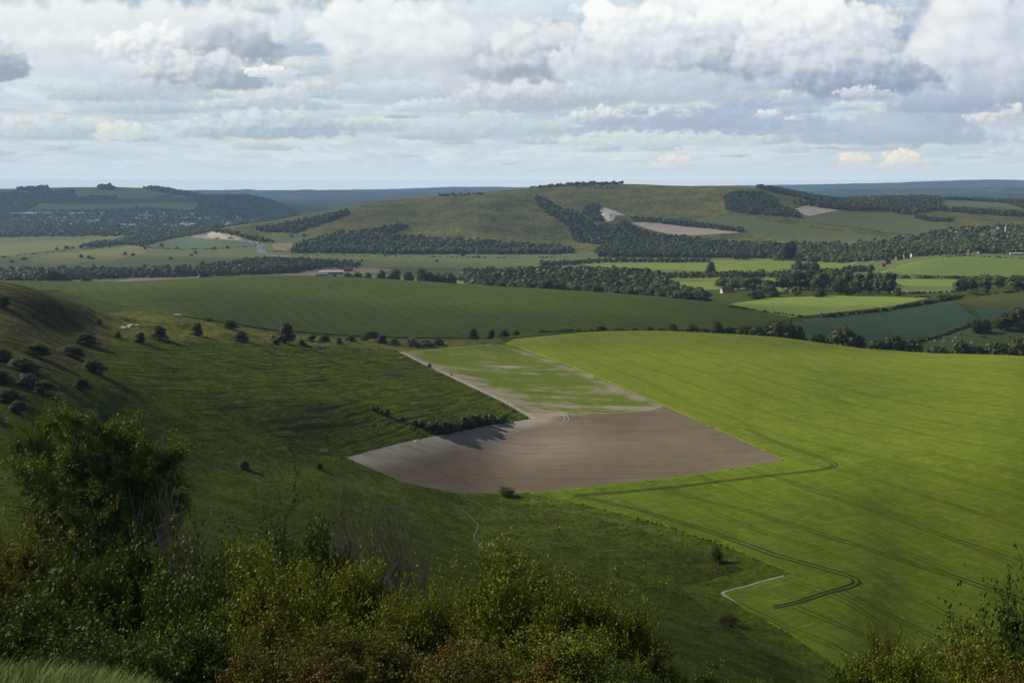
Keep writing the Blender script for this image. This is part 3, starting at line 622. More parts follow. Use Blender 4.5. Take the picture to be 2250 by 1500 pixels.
    P3 = np.stack([X, Y, Zz], -1).reshape(-1, 3) * SKY_R + np.array([0, 0, CAMH])
    n1, n2 = X.shape; ix = np.arange(n1)[:, None] * n2 + np.arange(n2)[None]
    F = np.stack([ix[:-1, :-1].ravel(), ix[:-1, 1:].ravel(), ix[1:, 1:].ravel(), ix[1:, :-1].ravel()], 1)
    m, t_ = mat('sky'); b = NB(t_)
    at = b.n('ShaderNodeVertexColor'); at.layer_name = 'cloud'
    em = b.n('ShaderNodeEmission'); b.l(at.outputs[0], em.inputs[0]); em.inputs[1].default_value = 1.0
    tr = b.n('ShaderNodeBsdfTransparent'); mx = b.n('ShaderNodeMixShader'); b.l(at.outputs[1], mx.inputs[0]); b.l(tr.outputs[0], mx.inputs[1]); b.l(em.outputs[0], mx.inputs[2])
    o_ = b.n('ShaderNodeOutputMaterial'); b.l(mx.outputs[0], o_.inputs[0])
    try: m.cycles.emission_sampling = 'NONE'
    except Exception: pass
    o = mesh_obj('sky', P3, F, m)
    ca = o.data.color_attributes.new('cloud', 'FLOAT_COLOR', 'POINT')
    al = smooth(R(33), R(20), E) * smooth(R(74), R(62), np.abs(A))
    rgba = np.concatenate([lin.reshape(-1, 3), al.reshape(-1, 1)], 1).astype(np.float32)
    ca.data.foreach_set('color', rgba.ravel())
    o['kind'] = 'structure'
build_sky()

# ---------------------------------------------------------------- air
def box_mesh(name, x0, x1, y0, y1, z0, z1, m, parent=None):
    v = [(x, y, z) for z in (z0, z1) for y in (y0, y1) for x in (x0, x1)]
    f = [(0, 2, 3, 1), (4, 5, 7, 6), (0, 1, 5, 4), (2, 6, 7, 3), (0, 4, 6, 2), (1, 3, 7, 5)]
    return mesh_obj(name, v, f, m, parent, smooth_=False)
m, t = mat('air'); b = NB(t); vp = b.n('ShaderNodeVolumePrincipled')
vp.inputs['Color'].default_value = (.42, .66, 1.0, 1); vp.inputs['Density'].default_value = 5e-5; vp.inputs['Anisotropy'].default_value = .3
o_ = b.n('ShaderNodeOutputMaterial'); b.l(vp.outputs[0], o_.inputs['Volume'])
hz = box_mesh('haze', -25500, 25500, -25500, 25500, min(-60, float(H.min()) - 2), float(max(H.max() + 8, CAMH + 25)), m); hz['kind'] = 'stuff'; hz['label'] = 'thin blue haze over the distant hills'
# ---------------------------------------------------------------- tagging and copying
def tag(o, label=None, cat=None, group=None, kind=None):
    if label: o['label'] = label
    if cat: o['category'] = cat
    if group: o['group'] = group
    if kind: o['kind'] = kind
    return o
def empty(name, loc=(0, 0, 0), rz=0):
    o = bpy.data.objects.new(name, None); C.objects.link(o); o.location = loc; o.rotation_euler = (0, 0, rz); o.empty_display_size = .5; return o
ORD = ['first','second','third','fourth','fifth','sixth','seventh','eighth','ninth','tenth','eleventh','twelfth','thirteenth','fourteenth','fifteenth','sixteenth','seventeenth','eighteenth','nineteenth','twentieth']
TENS = ['','','twenty','thirty','forty','fifty','sixty','seventy','eighty','ninety']
def ordinal(n):
    if n <= 20: return ORD[n - 1]
    t_, u_ = divmod(n, 10)
    if n >= 100: return 'hundred and ' + ordinal(n - 100) if n > 100 else 'hundredth'
    return TENS[t_][:-1] + 'ieth' if u_ == 0 else TENS[t_] + '-' + ORD[u_ - 1]

# ---------------------------------------------------------------- foliage materials
def leaf_mat(name, c1, c2, c3=None, rnd=.35, transl=.25, rough=.6, spec=.25, freq=.5):
    m, t = mat(name); b = NB(t)
    oi = b.n('ShaderNodeObjectInfo'); at = b.n('ShaderNodeAttribute', attribute_name='tint')
    f = b.math('ADD', b.math('MULTIPLY', oi.outputs['Random'], rnd), b.math('MULTIPLY', at.outputs['Fac'], 1 - rnd * .5), True)
    col = b.mix(f, c1, c2)
    if c3: col = b.mix(b.ramp(b.noise(b.pos(), freq, 4, .65), [(.52, 0.), (.66, .85)]), col, c3)
    b.out(col, rough, spec=spec, transl=transl); return m
leaf_mat('wood_leaf', (.030, .054, .008), (.150, .180, .026), (.14, .15, .035), freq=.012)
leaf_mat('wood_leaf_light', (.05, .085, .014), (.18, .215, .036), (.17, .19, .06), freq=.012)
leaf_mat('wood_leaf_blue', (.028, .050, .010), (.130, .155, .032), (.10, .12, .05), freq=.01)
leaf_mat('hedge_leaf', (.026, .046, .006), (.120, .150, .020))
leaf_mat('copper_leaf', (.035, .020, .018), (.060, .030, .026))
leaf_mat('silver_leaf', (.085, .115, .06), (.13, .16, .085))
leaf_mat('blossom_leaf', (.05, .07, .02), (.20, .21, .14))
leaf_mat('rust_leaf', (.05, .045, .018), (.10, .075, .03))
m, t = mat('bark'); b = NB(t); b.out(b.mix(b.noise(b.pos((1, 1, .3)), 6, 5, .7), (.035, .028, .02), (.12, .10, .08)), .9)
m, t = mat('twig'); b = NB(t); b.out(b.mix(b.noise(b.pos(), 8, 3, .6), (.10, .085, .07), (.22, .19, .16)), .8)

# ---------------------------------------------------------------- leaf-clump crowns (unit height 1, base at 0)
def quads(cen, nor, size, rng, aspect=1.0):
    n = len(cen); nor = nor / (np.linalg.norm(nor, axis=1, keepdims=True) + 1e-9)
    r = rng.normal(size=(n, 3)); tx = np.cross(nor, r); tx /= (np.linalg.norm(tx, axis=1, keepdims=True) + 1e-9); ty = np.cross(nor, tx)
    s = np.asarray(size).reshape(-1, 1) * .5
    v = np.stack([cen - tx * s - ty * s * aspect * .6, cen + tx * s * .9 - ty * s * aspect, cen + tx * s + ty * s * aspect * .7, cen - tx * s * .8 + ty * s * aspect], 1)
    return v.reshape(-1, 3), np.arange(n * 4).reshape(-1, 4)
def crown(seed, ncl, nq, w=.9, zlo=.12, qs=.10, shape='round', jit=.55, clr=.34):
    rng = np.random.default_rng(seed)
    th = rng.uniform(0, 2 * np.pi, ncl); zz = rng.uniform(0, 1, ncl)
    if shape == 'round': rad = np.sqrt(np.clip(1 - (2 * zz - .85) ** 2 / 1.35, .05, 1))
    elif shape == 'poplar': rad = np.clip(np.sin(np.pi * (zz * .9 + .08)), .2, 1) ** .7
    else: rad = np.clip(1.05 - zz * .75, .2, 1)
    rr = rad * rng.uniform(.25, .85, ncl) * (w / 2) * (1 - clr * .45); z = zlo + clr * w * .3 + zz * (1 - zlo - clr * w * .6)
    cc = np.stack([np.cos(th) * rr, np.sin(th) * rr, z], 1); cr = w * .5 * rng.uniform(.6, 1.2, ncl) * clr * 1.25
    k = rng.integers(0, ncl, nq); nrm = rng.normal(size=(nq, 3)); nrm[:, 2] += .35; nrm /= np.linalg.norm(nrm, axis=1, keepdims=True)
    pos = cc[k] + nrm * (cr[k] * rng.uniform(.72, 1.12, nq))[:, None] * np.array([1, 1, .85]); pos[:, 2] = np.maximum(pos[:, 2], zlo * .6)
    out = pos - np.array([0, 0, .42]); out /= np.linalg.norm(out, axis=1, keepdims=True)
    nn = nrm * .8 + out * .5 + rng.normal(size=(nq, 3)) * jit
    v, f = quads(pos, nn, qs * rng.uniform(.6, 1.4, nq), rng)
    tint = np.repeat(np.clip(rng.uniform(0, 1, ncl)[k] * .6 + rng.uniform(0, .5, nq), 0, 1), 4)
    return v, f, tint
def tube(pts, radii, sides=5):
    pts = np.asarray(pts, float); n = len(pts); v = []; f = []
    for i in range(n):
        d = pts[min(i + 1, n - 1)] - pts[max(i - 1, 0)]; d /= (np.linalg.norm(d) + 1e-9)
        a = np.cross(d, [0, 0, 1.]) if abs(d[2]) < .9 else np.cross(d, [1., 0, 0]); a /= np.linalg.norm(a); b_ = np.cross(d, a)
        for s in range(sides):
            q = 2 * math.pi * s / sides; v.append(pts[i] + (a * math.cos(q) + b_ * math.sin(q)) * radii[i])
    for i in range(n - 1):
        for s in range(sides): f.append((i * sides + s, i * sides + (s + 1) % sides, (i + 1) * sides + (s + 1) % sides, (i + 1) * sides + s))
    return np.array(v), np.array(f)
def cat_mesh(parts):
    V, F, o = [], [], 0
    for v, f in parts: V.append(v); F.append(np.asarray(f) + o); o += len(v)
    return np.concatenate(V), np.concatenate(F)
def trunk_mesh(seed, h=.55, r=.022):
    rng = np.random.default_rng(seed); ps = [tube([(0, 0, -.06), (.003, 0, .1), (.01, .005, h * .6), (.0, .02, h)], [r * 1.3, r, r * .7, r * .3], 6)]
    for i in range(5):
        a = rng.uniform(0, 6.28); z0 = rng.uniform(.15, .4); ps.append(tube([(0, 0, z0), (math.cos(a) * .1, math.sin(a) * .1, z0 + .12), (math.cos(a) * .24, math.sin(a) * .24, z0 + .30)], [r * .5, r * .35, r * .12], 4))
    return cat_mesh(ps)
def me_only(name, v, f, mats, tint=None, mi=None):
    o = mesh_obj(name, v, f, mats, smooth_=False, attrs={'tint': tint} if tint is not None else None, mi=mi); me = o.data; bpy.data.objects.remove(o); return me
PROTO = {}
def mkproto(kind, matn, seeds, **kw):
    PROTO[kind] = [(me_only('crown', *crown(s, **kw)[:2], matn, crown(s, **kw)[2]), me_only('trunk', *trunk_mesh(s), 'bark')) for s in seeds]
mkproto('oak', 'wood_leaf', (1, 2, 3), ncl=20, nq=2000, w=1.05, qs=.075, jit=.4)
mkproto('oak_light', 'wood_leaf_light', (4, 5, 6), ncl=26, nq=1500, w=1.1, qs=.085)
mkproto('willow', 'silver_leaf', (7,), ncl=24, nq=1400, w=1.1, qs=.085)
mkproto('poplar', 'wood_leaf_blue', (8, 9), ncl=26, nq=1500, w=.55, qs=.07, shape='poplar', clr=.4)
mkproto('copper', 'copper_leaf', (10,), ncl=24, nq=1300, w=1.1, qs=.09)
mkproto('bush', 'hedge_leaf', (11, 12, 13), ncl=26, nq=2600, w=1.25, zlo=.0, qs=.07, shape='dome')
mkproto('scrub', 'hedge_leaf', (21, 22), ncl=70, nq=9000, w=1.25, zlo=.0, qs=.034, shape='dome', clr=.2)
mkproto('hawthorn', 'rust_leaf', (14,), ncl=26, nq=2600, w=1.25, zlo=.0, qs=.07, shape='dome')
mkproto('blossom_bush', 'blossom_leaf', (15,), ncl=22, nq=1500, w=1.4, zlo=.0, qs=.09, shape='dome')
KNAME = {'scrub': ('bush', 'dark spreading bush'), 'oak': ('tree', 'dark round tree'), 'oak_light': ('tree', 'light green round tree'), 'willow': ('tree', 'silvery green willow tree'), 'poplar': ('poplar_tree', 'tall narrow poplar tree'),
         'copper': ('tree', 'dark purple copper beech tree'), 'bush': ('bush', 'dark green bush'), 'hawthorn': ('bush', 'brownish hawthorn bush'), 'blossom_bush': ('bush', 'pale flowering bush')}
_first = set()
TREES = []                                  # collected, labelled by place at the end
def plant(x, y, h, wr, kind, where, group, z=None, rz=None):
    TREES.append(dict(x=x, y=y, z=float(hgt(x, y)) if z is None else z, h=h, w=wr, kind=kind, where=where, group=group, rz=rz))
def tree_top(px, top, wpx, kind, where, group, d=None, base=None, dr=(2, 30000)):
    if d is None: x, y, z = ray1(px, base, *dr)
    else:
        a = math.atan((px - CX) / (FPX * math.cos(PITCH) + 0)); x = math.sin(a) * d; y = math.cos(a) * d
        for _ in range(3):
            qx, qy = to_pix(x, y, CAMH - 100.); a += (px - float(to_pix(x, y, hgt(x, y))[0])) / FPX; x = math.sin(a) * d; y = math.cos(a) * d
        z = float(hgt(x, y))
    X, Y, Zd = pix_dir(px, top); dd = math.hypot(x, y); zt = CAMH + dd * Zd / math.hypot(X, Y)
    h = max(1.2, zt - z + .3); wm = wpx / FPX * dd
    nat = {'poplar': .55, 'scrub': 1.25, 'bush': 1.25, 'hawthorn': 1.25, 'blossom_bush': 1.4}.get(kind, 1.05)
    plant(x, y, h, wm / (h * nat), kind, where, group, z)
G1n, G1g = 'in the crest hedge behind the barley', 'trees along the crest hedge'
for px, top, wp, k in [(1040,724,28,'bush'),(1080,727,20,'bush'),(1107,726,30,'bush'),(1135,727,22,'bush'),(1155,735,12,'bush'),(1190,725,24,'bush'),(1220,727,34,'bush'),(1250,723,36,'bush'),(1290,727,44,'bush'),(1320,717,36,'bush'),(1360,721,34,'bush'),(1428,719,26,'bush'),(1452,722,26,'bush'),(1477,713,24,'oak'),(1520,716,34,'oak'),(1548,722,26,'bush'),(1577,710,36,'oak'),(1605,720,34,'bush'),(1635,718,40,'bush'),(1672,718,52,'oak'),(1715,708,76,'oak_light'),(1752,718,56,'oak'),(1800,738,38,'bush'),(1842,722,84,'oak_light'),(1880,738,40,'oak'),(1930,749,46,'bush'),(1958,742,56,'oak'),(2000,750,44,'bush'),(2062,764,40,'bush'),(2112,754,50,'oak'),(2150,764,40,'bush'),(2190,758,48,'bush'),(2238,748,44,'oak')]:
    d = 1010 if px < 1170 else (1045 if px < 1650 else 1035 if px < 1900 else 1015)
    tree_top(px, top, wp, k, G1n, G1g, d=d)
rj = random.Random(3)
G2n, G2g = 'on the sunlit bank below the hill', 'bushes on the sunlit bank'
for px, base, top, wp, k in [(432,738,710,32,'bush'),(506,723,703,34,'bush'),(528,749,729,28,'bush'),(626,753,713,52,'hawthorn'),(606,758,744,14,'bush'),(663,758,746,16,'bush'),(684,749,735,20,'bush'),(713,750,735,22,'bush'),(308,752,730,24,'bush'),(350,745,717,32,'bush'),(458,706,697,14,'bush'),(838,754,735,34,'hawthorn'),(816,742,728,36,'bush'),(866,756,743,24,'bush'),(905,760,743,34,'blossom_bush'),(934,760,744,32,'blossom_bush'),(962,758,745,28,'bush'),(744,756,742,16,'bush'),(770,750,738,24,'bush'),(800,748,736,24,'bush'),(216,712,700,20,'bush'),(258,742,727,12,'bush'),(944,806,798,9,'bush'),(992,824,819,6,'bush')]:
    tree_top(px, top + (rj.random() - .3) * 3, wp * (1.0 if k == 'hawthorn' else rj.uniform(1.1, 1.7)), 'scrub' if k == 'bush' and rj.random() < .5 else k, G2n, G2g, base=base, dr=(450, 1030))
for px, base, top, wp, k in [(535,1028,1012,36,'bush'),(702,1030,1018,22,'bush')]:
    tree_top(px, top, wp, k, 'on the near turf slope', 'small bushes on the near turf slope', base=base, dr=(200, 520))
for px, top, wp, d, k in [(190,712,110,0,'scrub'),(50,765,150,0,'scrub'),(-10,790,140,0,'scrub'),(20,835,140,0,'scrub'),(92,815,130,0,'scrub'),(205,770,120,0,'scrub'),(80,735,110,0,'scrub'),(60,800,70,0,'blossom_bush'),(0,745,110,0,'scrub'),(160,738,120,0,'scrub'),(40,860,110,0,'scrub'),(-30,880,120,0,'scrub'),(8,630,60,0,'scrub'),(180,810,90,0,'scrub')]:
    tree_top(px, top + 22, wp * .66, k, 'in the dark scrub above the ash', 'scrub at the head of the coombe', base=top + 46, dr=(230, 620))
G3n = 'in the row behind the wheat hill'
for px, top, wp, k in [(735,606,24,'oak'),(760,603,34,'oak'),(783,599,34,'oak_light'),(810,603,30,'oak'),(838,598,34,'oak'),(868,596,36,'oak'),(898,599,32,'oak'),(925,592,36,'oak'),(945,602,20,'oak'),(962,602,24,'oak'),(988,601,24,'oak'),(700,611,16,'bush')]:
    tree_top(px, top, wp, k, G3n, 'trees behind the wheat hill', d=1740)
G4n = 'above the bright valley field'
for px, top, wp, k, d in [(1540,640,60,'oak',1620),(1590,612,56,'oak',1900),(1622,610,60,'oak',1850),(1655,610,56,'oak',1800),(1690,618,50,'oak',1760),(1663,640,40,'oak',1600),(1720,606,50,'oak',1850),(1748,598,54,'poplar',1850),(1776,597,56,'oak',1850),(1806,600,46,'oak',1800),(1835,596,50,'oak',1900),(1862,598,36,'oak',1800),(1840,613,34,'oak_light',1700),(1888,603,36,'poplar',1760),(1912,600,34,'poplar',1750),(1932,602,34,'poplar',1740),(1955,600,46,'poplar',1730),(1972,632,24,'bush',1680),(1870,622,30,'oak',1700),(1750,630,28,'oak',1680),(1800,634,40,'bush',1670),(1700,640,30,'bush',1660),(1500,640,60,'oak',1600),(1470,630,50,'oak',1650),(1440,625,50,'oak_light',1680)]:
    tree_top(px, top, wp, k, G4n, 'parkland trees in the valley', d=d)
G5n = 'beside the strip fields at right'
for px, top, wp, k, d in [(2112,614,30,'oak',1690),(2136,612,30,'oak',1720),(2162,605,44,'oak',1750),(2195,607,44,'oak',1740),(2232,606,48,'oak',1700),(2262,610,50,'oak',1700),(2165,628,22,'bush',1650),(2075,646,34,'bush',1600),(2110,647,30,'bush',1600),(2140,641,26,'bush',1620),(2212,690,50,'oak',1290),(2246,677,74,'oak',1290),(2290,675,70,'oak',1290),(2146,703,16,'bush',1270),(2165,704,14,'bush',1275)]:
    tree_top(px, top, wp, k, G5n if d > 1400 else 'in the clump above the cows', 'round trees at the right', d=d)
G6n = 'in the sunlit clump behind the spur'
for px, top, wp, k in [(42,607,26,'oak_light'),(66,604,30,'oak_light'),(92,597,42,'oak_light'),(118,596,40,'oak_light'),(136,599,36,'oak_light'),(148,606,26,'oak_light'),(192,608,22,'oak_light'),(20,608,22,'oak')]:
    tree_top(px, top, wp, k, G6n, 'sunlit trees behind the spur', d=1640)
for px, top, wp, k in [(1752,574,32,'oak'),(1775,577,26,'oak'),(1790,578,26,'oak'),(1912,582,18,'oak'),(1560,576,10,'bush'),(1955,556,40,'willow'),(1620,560,20,'copper'),(1640,562,20,'copper'),(1735,528,20,'copper')]:
    tree_top(px, top, wp, k, 'in the valley beyond the bright fields', 'trees in the far valley', d=2300 if top > 570 else 2750)
rb = np.random.default_rng(21)
for px, base in [(26,577),(52,590),(53,571),(125,549),(146,547),(160,546),(178,566),(196,568),(205,570),(178,545),(255,537),(268,538),(285,535),(300,533),(310,542),(340,530),(355,541),(375,570),(420,562),(240,543),(227,541),(275,560),(292,562),(318,548),(390,548),(470,548),(500,546),(430,557),(740,575),(846,563),(880,557),(1018,563),(1050,565),(1237,557),(1258,551),(960,575),(795,575)]:
    tree_top(px, base - rb.uniform(3.5, 7), rb.uniform(8, 16), 'bush', 'on the far water meadows', 'bushes on the water meadows', base=base, dr=(2400, 4400))

# ---------------------------------------------------------------- woods
LOW = {}
for k, sh, s in (('round', 'round', 0), ('dome', 'dome', 40)):
    LOW[k] = [crown(200 + s + i, 7, 84, w=1.15, zlo=.0, qs=.25, shape=sh, jit=.28) for i in range(5)]
    LOW[k + 'tiny'] = [crown(300 + s + i, 5, 26, w=1.3, zlo=.0, qs=.45, shape=sh, jit=.4) for i in range(4)]
def merge_trees(name, xs, ys, hs, matn, var='round', label=None, seed=1, kind='stuff', cat=None, wr=1.0):
    rng = np.random.default_rng(seed); zs = hgt(xs, ys); V, F, T = [], [], []; o = 0; prot = LOW[var]
    pid = rng.integers(0, len(prot), len(xs))
    for p in range(len(prot)):
        m_ = pid == p; n = int(m_.sum())
        if n == 0: continue
        v, f, t_ = prot[p]; a = rng.uniform(0, 6.28, n); c_, s_ = np.cos(a), np.sin(a); h = hs[m_]; wv = h * wr * rng.uniform(.85, 1.2, n)
        X = (v[None, :, 0] * c_[:, None] - v[None, :, 1] * s_[:, None]) * wv[:, None] + xs[m_][:, None]
        Y = (v[None, :, 0] * s_[:, None] + v[None, :, 1] * c_[:, None]) * wv[:, None] + ys[m_][:, None]
        Zq = v[None, :, 2] * h[:, None] + zs[m_][:, None] - .3
        V.append(np.stack([X, Y, Zq], -1).reshape(-1, 3)); F.append((f[None] + (np.arange(n) * len(v))[:, None, None]).reshape(-1, 4) + o); o += n * len(v)
        T.append(np.clip(t_[None] * .35 + rng.uniform(-.15, .75, n)[:, None], 0, 1).ravel())
    ob = mesh_obj(name, np.concatenate(V), np.concatenate(F), matn, smooth_=False, attrs={'tint': np.concatenate(T)})
    tag(ob, label, cat, None, kind); return ob
def scatter(pts, d0, d1, sp, seed, edge=0):
    poly = ray(*np.array(dens(pts, 10)).T, d0, d1); rng = np.random.default_rng(seed); lo, hi = poly.min(0), poly.max(0)
    gx, gy = np.meshgrid(np.arange(lo[0], hi[0], sp), np.arange(lo[1], hi[1], sp)); gx = gx.ravel() + rng.uniform(-.45, .45, gx.size) * sp; gy = gy.ravel() + rng.uniform(-.45, .45, gy.size) * sp
    m_ = inside(poly, gx, gy); return gx[m_], gy[m_]
WOODS = [
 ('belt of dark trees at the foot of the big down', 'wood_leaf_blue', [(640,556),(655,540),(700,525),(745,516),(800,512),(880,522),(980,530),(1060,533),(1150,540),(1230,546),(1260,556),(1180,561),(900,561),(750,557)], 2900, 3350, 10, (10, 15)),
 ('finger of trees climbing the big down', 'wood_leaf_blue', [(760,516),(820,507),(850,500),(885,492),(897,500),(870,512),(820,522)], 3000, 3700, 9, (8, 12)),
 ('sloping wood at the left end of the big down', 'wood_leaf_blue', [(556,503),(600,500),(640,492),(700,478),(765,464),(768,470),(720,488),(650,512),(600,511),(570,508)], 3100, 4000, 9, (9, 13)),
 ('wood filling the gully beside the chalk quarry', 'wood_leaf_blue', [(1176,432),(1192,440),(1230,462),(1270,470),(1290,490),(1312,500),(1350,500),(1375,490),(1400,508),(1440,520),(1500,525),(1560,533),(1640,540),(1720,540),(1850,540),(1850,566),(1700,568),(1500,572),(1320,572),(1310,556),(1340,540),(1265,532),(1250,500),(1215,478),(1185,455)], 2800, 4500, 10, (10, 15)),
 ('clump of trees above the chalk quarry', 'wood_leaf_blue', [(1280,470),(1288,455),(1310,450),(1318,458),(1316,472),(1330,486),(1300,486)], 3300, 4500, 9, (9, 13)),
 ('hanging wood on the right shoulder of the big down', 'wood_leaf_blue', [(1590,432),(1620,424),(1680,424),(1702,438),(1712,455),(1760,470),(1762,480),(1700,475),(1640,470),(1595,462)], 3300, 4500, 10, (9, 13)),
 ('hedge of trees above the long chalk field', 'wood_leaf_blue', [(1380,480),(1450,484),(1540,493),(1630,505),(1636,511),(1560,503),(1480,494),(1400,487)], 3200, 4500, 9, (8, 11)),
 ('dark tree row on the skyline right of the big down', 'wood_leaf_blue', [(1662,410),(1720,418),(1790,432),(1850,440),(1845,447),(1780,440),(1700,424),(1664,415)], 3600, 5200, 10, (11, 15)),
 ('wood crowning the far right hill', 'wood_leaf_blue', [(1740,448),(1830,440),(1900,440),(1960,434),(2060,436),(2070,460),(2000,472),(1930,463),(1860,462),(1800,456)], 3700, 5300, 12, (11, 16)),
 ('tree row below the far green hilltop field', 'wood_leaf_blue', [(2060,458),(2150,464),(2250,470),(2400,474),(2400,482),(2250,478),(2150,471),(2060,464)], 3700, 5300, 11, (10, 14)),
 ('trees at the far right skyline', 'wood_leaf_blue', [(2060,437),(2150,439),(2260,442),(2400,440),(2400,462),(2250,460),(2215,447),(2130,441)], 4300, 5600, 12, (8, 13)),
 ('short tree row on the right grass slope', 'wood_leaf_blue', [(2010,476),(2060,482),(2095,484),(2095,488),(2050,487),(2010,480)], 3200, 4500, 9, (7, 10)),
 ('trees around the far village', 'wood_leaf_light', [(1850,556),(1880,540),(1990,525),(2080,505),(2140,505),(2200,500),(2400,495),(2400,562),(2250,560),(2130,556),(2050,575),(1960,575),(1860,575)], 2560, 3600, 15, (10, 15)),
 ('trees between the meadow and the far village', 'wood_leaf_light', [(1700,555),(1760,545),(1900,545),(1960,556),(1930,572),(1850,578),(1700,572)], 2560, 3200, 12, (10, 14)),
 ('dark belt of trees across the left valley', 'wood_leaf', [(-100,612),(-100,603),(60,603),(150,600),(300,600),(430,597),(520,584),(560,576),(650,580),(690,592),(640,600),(500,606),(300,610),(200,614),(0,616)], 1600, 3100, 10, (11, 16)),
 ('trees around the long white farm shed', 'wood_leaf', [(620,572),(700,574),(800,582),(790,590),(700,592),(640,590)], 1900, 3100, 15, (7, 11)),
 ('thick wood in the middle of the valley', 'wood_leaf', [(1016,616),(1025,606),(1120,603),(1300,602),(1420,606),(1450,615),(1480,640),(1530,655),(1560,672),(1500,675),(1350,662),(1200,655),(1050,645)], 1600, 2350, 11.5, (11, 17)),
 ('scattered trees above the middle wood', 'wood_leaf_light', [(1020,600),(1200,596),(1350,596),(1440,604),(1400,610),(1100,606)], 1900, 2700, 13, (9, 13)),
 ('tree line beyond the bright valley field', 'wood_leaf', [(1430,606),(1560,606),(1700,603),(1830,598),(1900,592),(1900,597),(1800,606),(1700,611),(1560,611),(1440,612)], 1700, 2600, 10, (7, 11)),
 ('far tree line by the river meadow', 'wood_leaf_blue', [(1180,580),(1260,577),(1330,572),(1560,574),(1560,577),(1340,577),(1200,586)], 2400, 3200, 10, (6, 10)),
 ('wood beside the road cutting', 'wood_leaf_blue', [(470,507),(500,508),(560,523),(600,530),(600,534),(560,531),(510,516),(470,512)], 3000, 3600, 9, (7, 10)),
 ('tree belt between the left meadow and the roadside field', 'wood_leaf_light', [(180,540),(260,530),(310,518),(380,514),(470,508),(430,517),(370,526),(320,541),(270,538),(200,545)], 3000, 4600, 12, (8, 12)),
]
FARW = [
 ('wooded hillside above the far town', 'wood_leaf_blue', [(395,427),(430,431),(545,432),(600,444),(660,470),(640,480),(560,480),(470,476),(420,470),(440,452),(430,440)], 5200, 7600, 15, (11, 16)),
 ('woods on the far left hill', 'wood_leaf_blue', [(-100,428),(100,424),(160,420),(165,428),(90,436),(85,450),(60,462),(-100,475)], 5200, 7600, 16, (11, 16)),
 ('dark wood strip across the far left hill', 'wood_leaf_blue', [(70,441),(160,436),(260,432),(255,438),(180,441),(80,446)], 5200, 7600, 14, (10, 14)),
 ('clump of trees on the far left summit', 'wood_leaf_blue', [(214,417),(220,413),(245,412),(250,418)], 5200, 7600, 14, (18, 24)),
 ('wood on the right end of the far left summit', 'wood_leaf_blue', [(312,415),(350,413),(380,419),(445,432),(400,430),(360,424)], 5200, 7600, 14, (12, 17)),
 ('trees on the far left skyline', 'wood_leaf_blue', [(40,416),(105,413),(105,420),(40,420)], 5200, 7600, 14, (12, 17)),
 ('trees between the houses of the far town', 'wood_leaf_blue', [(-200,478),(60,466),(200,462),(330,458),(450,470),(620,482),(620,505),(450,514),(380,520),(200,520),(0,522),(-200,525)], 3900, 6200, 24, (8, 13)),
 ('lower woods below the far town', 'wood_leaf_light', [(-200,503),(60,496),(250,500),(420,500),(430,512),(330,516),(150,518),(0,522),(-200,525)], 3700, 5200, 18, (7, 12)),
 ('scrub and trees on the skyline of the big down', 'wood_leaf_blue', [(1155,414),(1200,408),(1260,404),(1300,404),(1350,403),(1372,406),(1300,408),(1200,413)], 3900, 4700, 14, (6, 11)),
 ('small skyline trees left of the summit', 'wood_leaf_blue', [(965,430),(1010,429),(1060,426),(1065,429),(1010,432),(968,433)], 3700, 5200, 15, (6, 9)),
 ('scrub below the skyline of the big down', 'wood_leaf_blue', [(1268,408),(1340,411),(1370,416),(1330,416),(1270,413)], 3900, 4700, 16, (3, 6)),
]
BUDGET = []
for i, (lab, mt, pts, d0, d1, sp, hh) in enumerate(WOODS + FARW):
    sp *= 1.22; x, y = scatter(pts, d0, d1, sp, 500 + i); rng = np.random.default_rng(i)
    h = rng.uniform(hh[0] * .85, hh[1] * 1.12, len(x)) * (1 + .15 * fbm(x / 50, y / 50, 2, 3)) * .92
    if lab.startswith('thick wood'):         # the trees of its near edge stand as single trees
        r = np.hypot(x, y); az = np.arctan2(x, y); keep = np.zeros(len(x), bool)
        for a_ in np.arange(az.min(), az.max(), R(.28)):
            q = np.where((az >= a_) & (az < a_ + R(.28)))[0]; q = q[np.argsort(r[q])][:3]; keep[q] = True
        for q in np.where(keep)[0]: plant(x[q], y[q], h[q], 1.05, rng.choice(['oak', 'oak', 'oak_light', 'oak']), 'along the middle wood front', 'front trees of the middle wood')
        x, y, h = x[~keep], y[~keep], h[~keep]
    if len(x) == 0: print('EMPTY WOOD', lab); continue
    merge_trees('woodland', x, y, h, mt, 'roundtiny' if i >= len(WOODS) else 'round', lab, i, wr=1.22)
    print(lab, len(x))
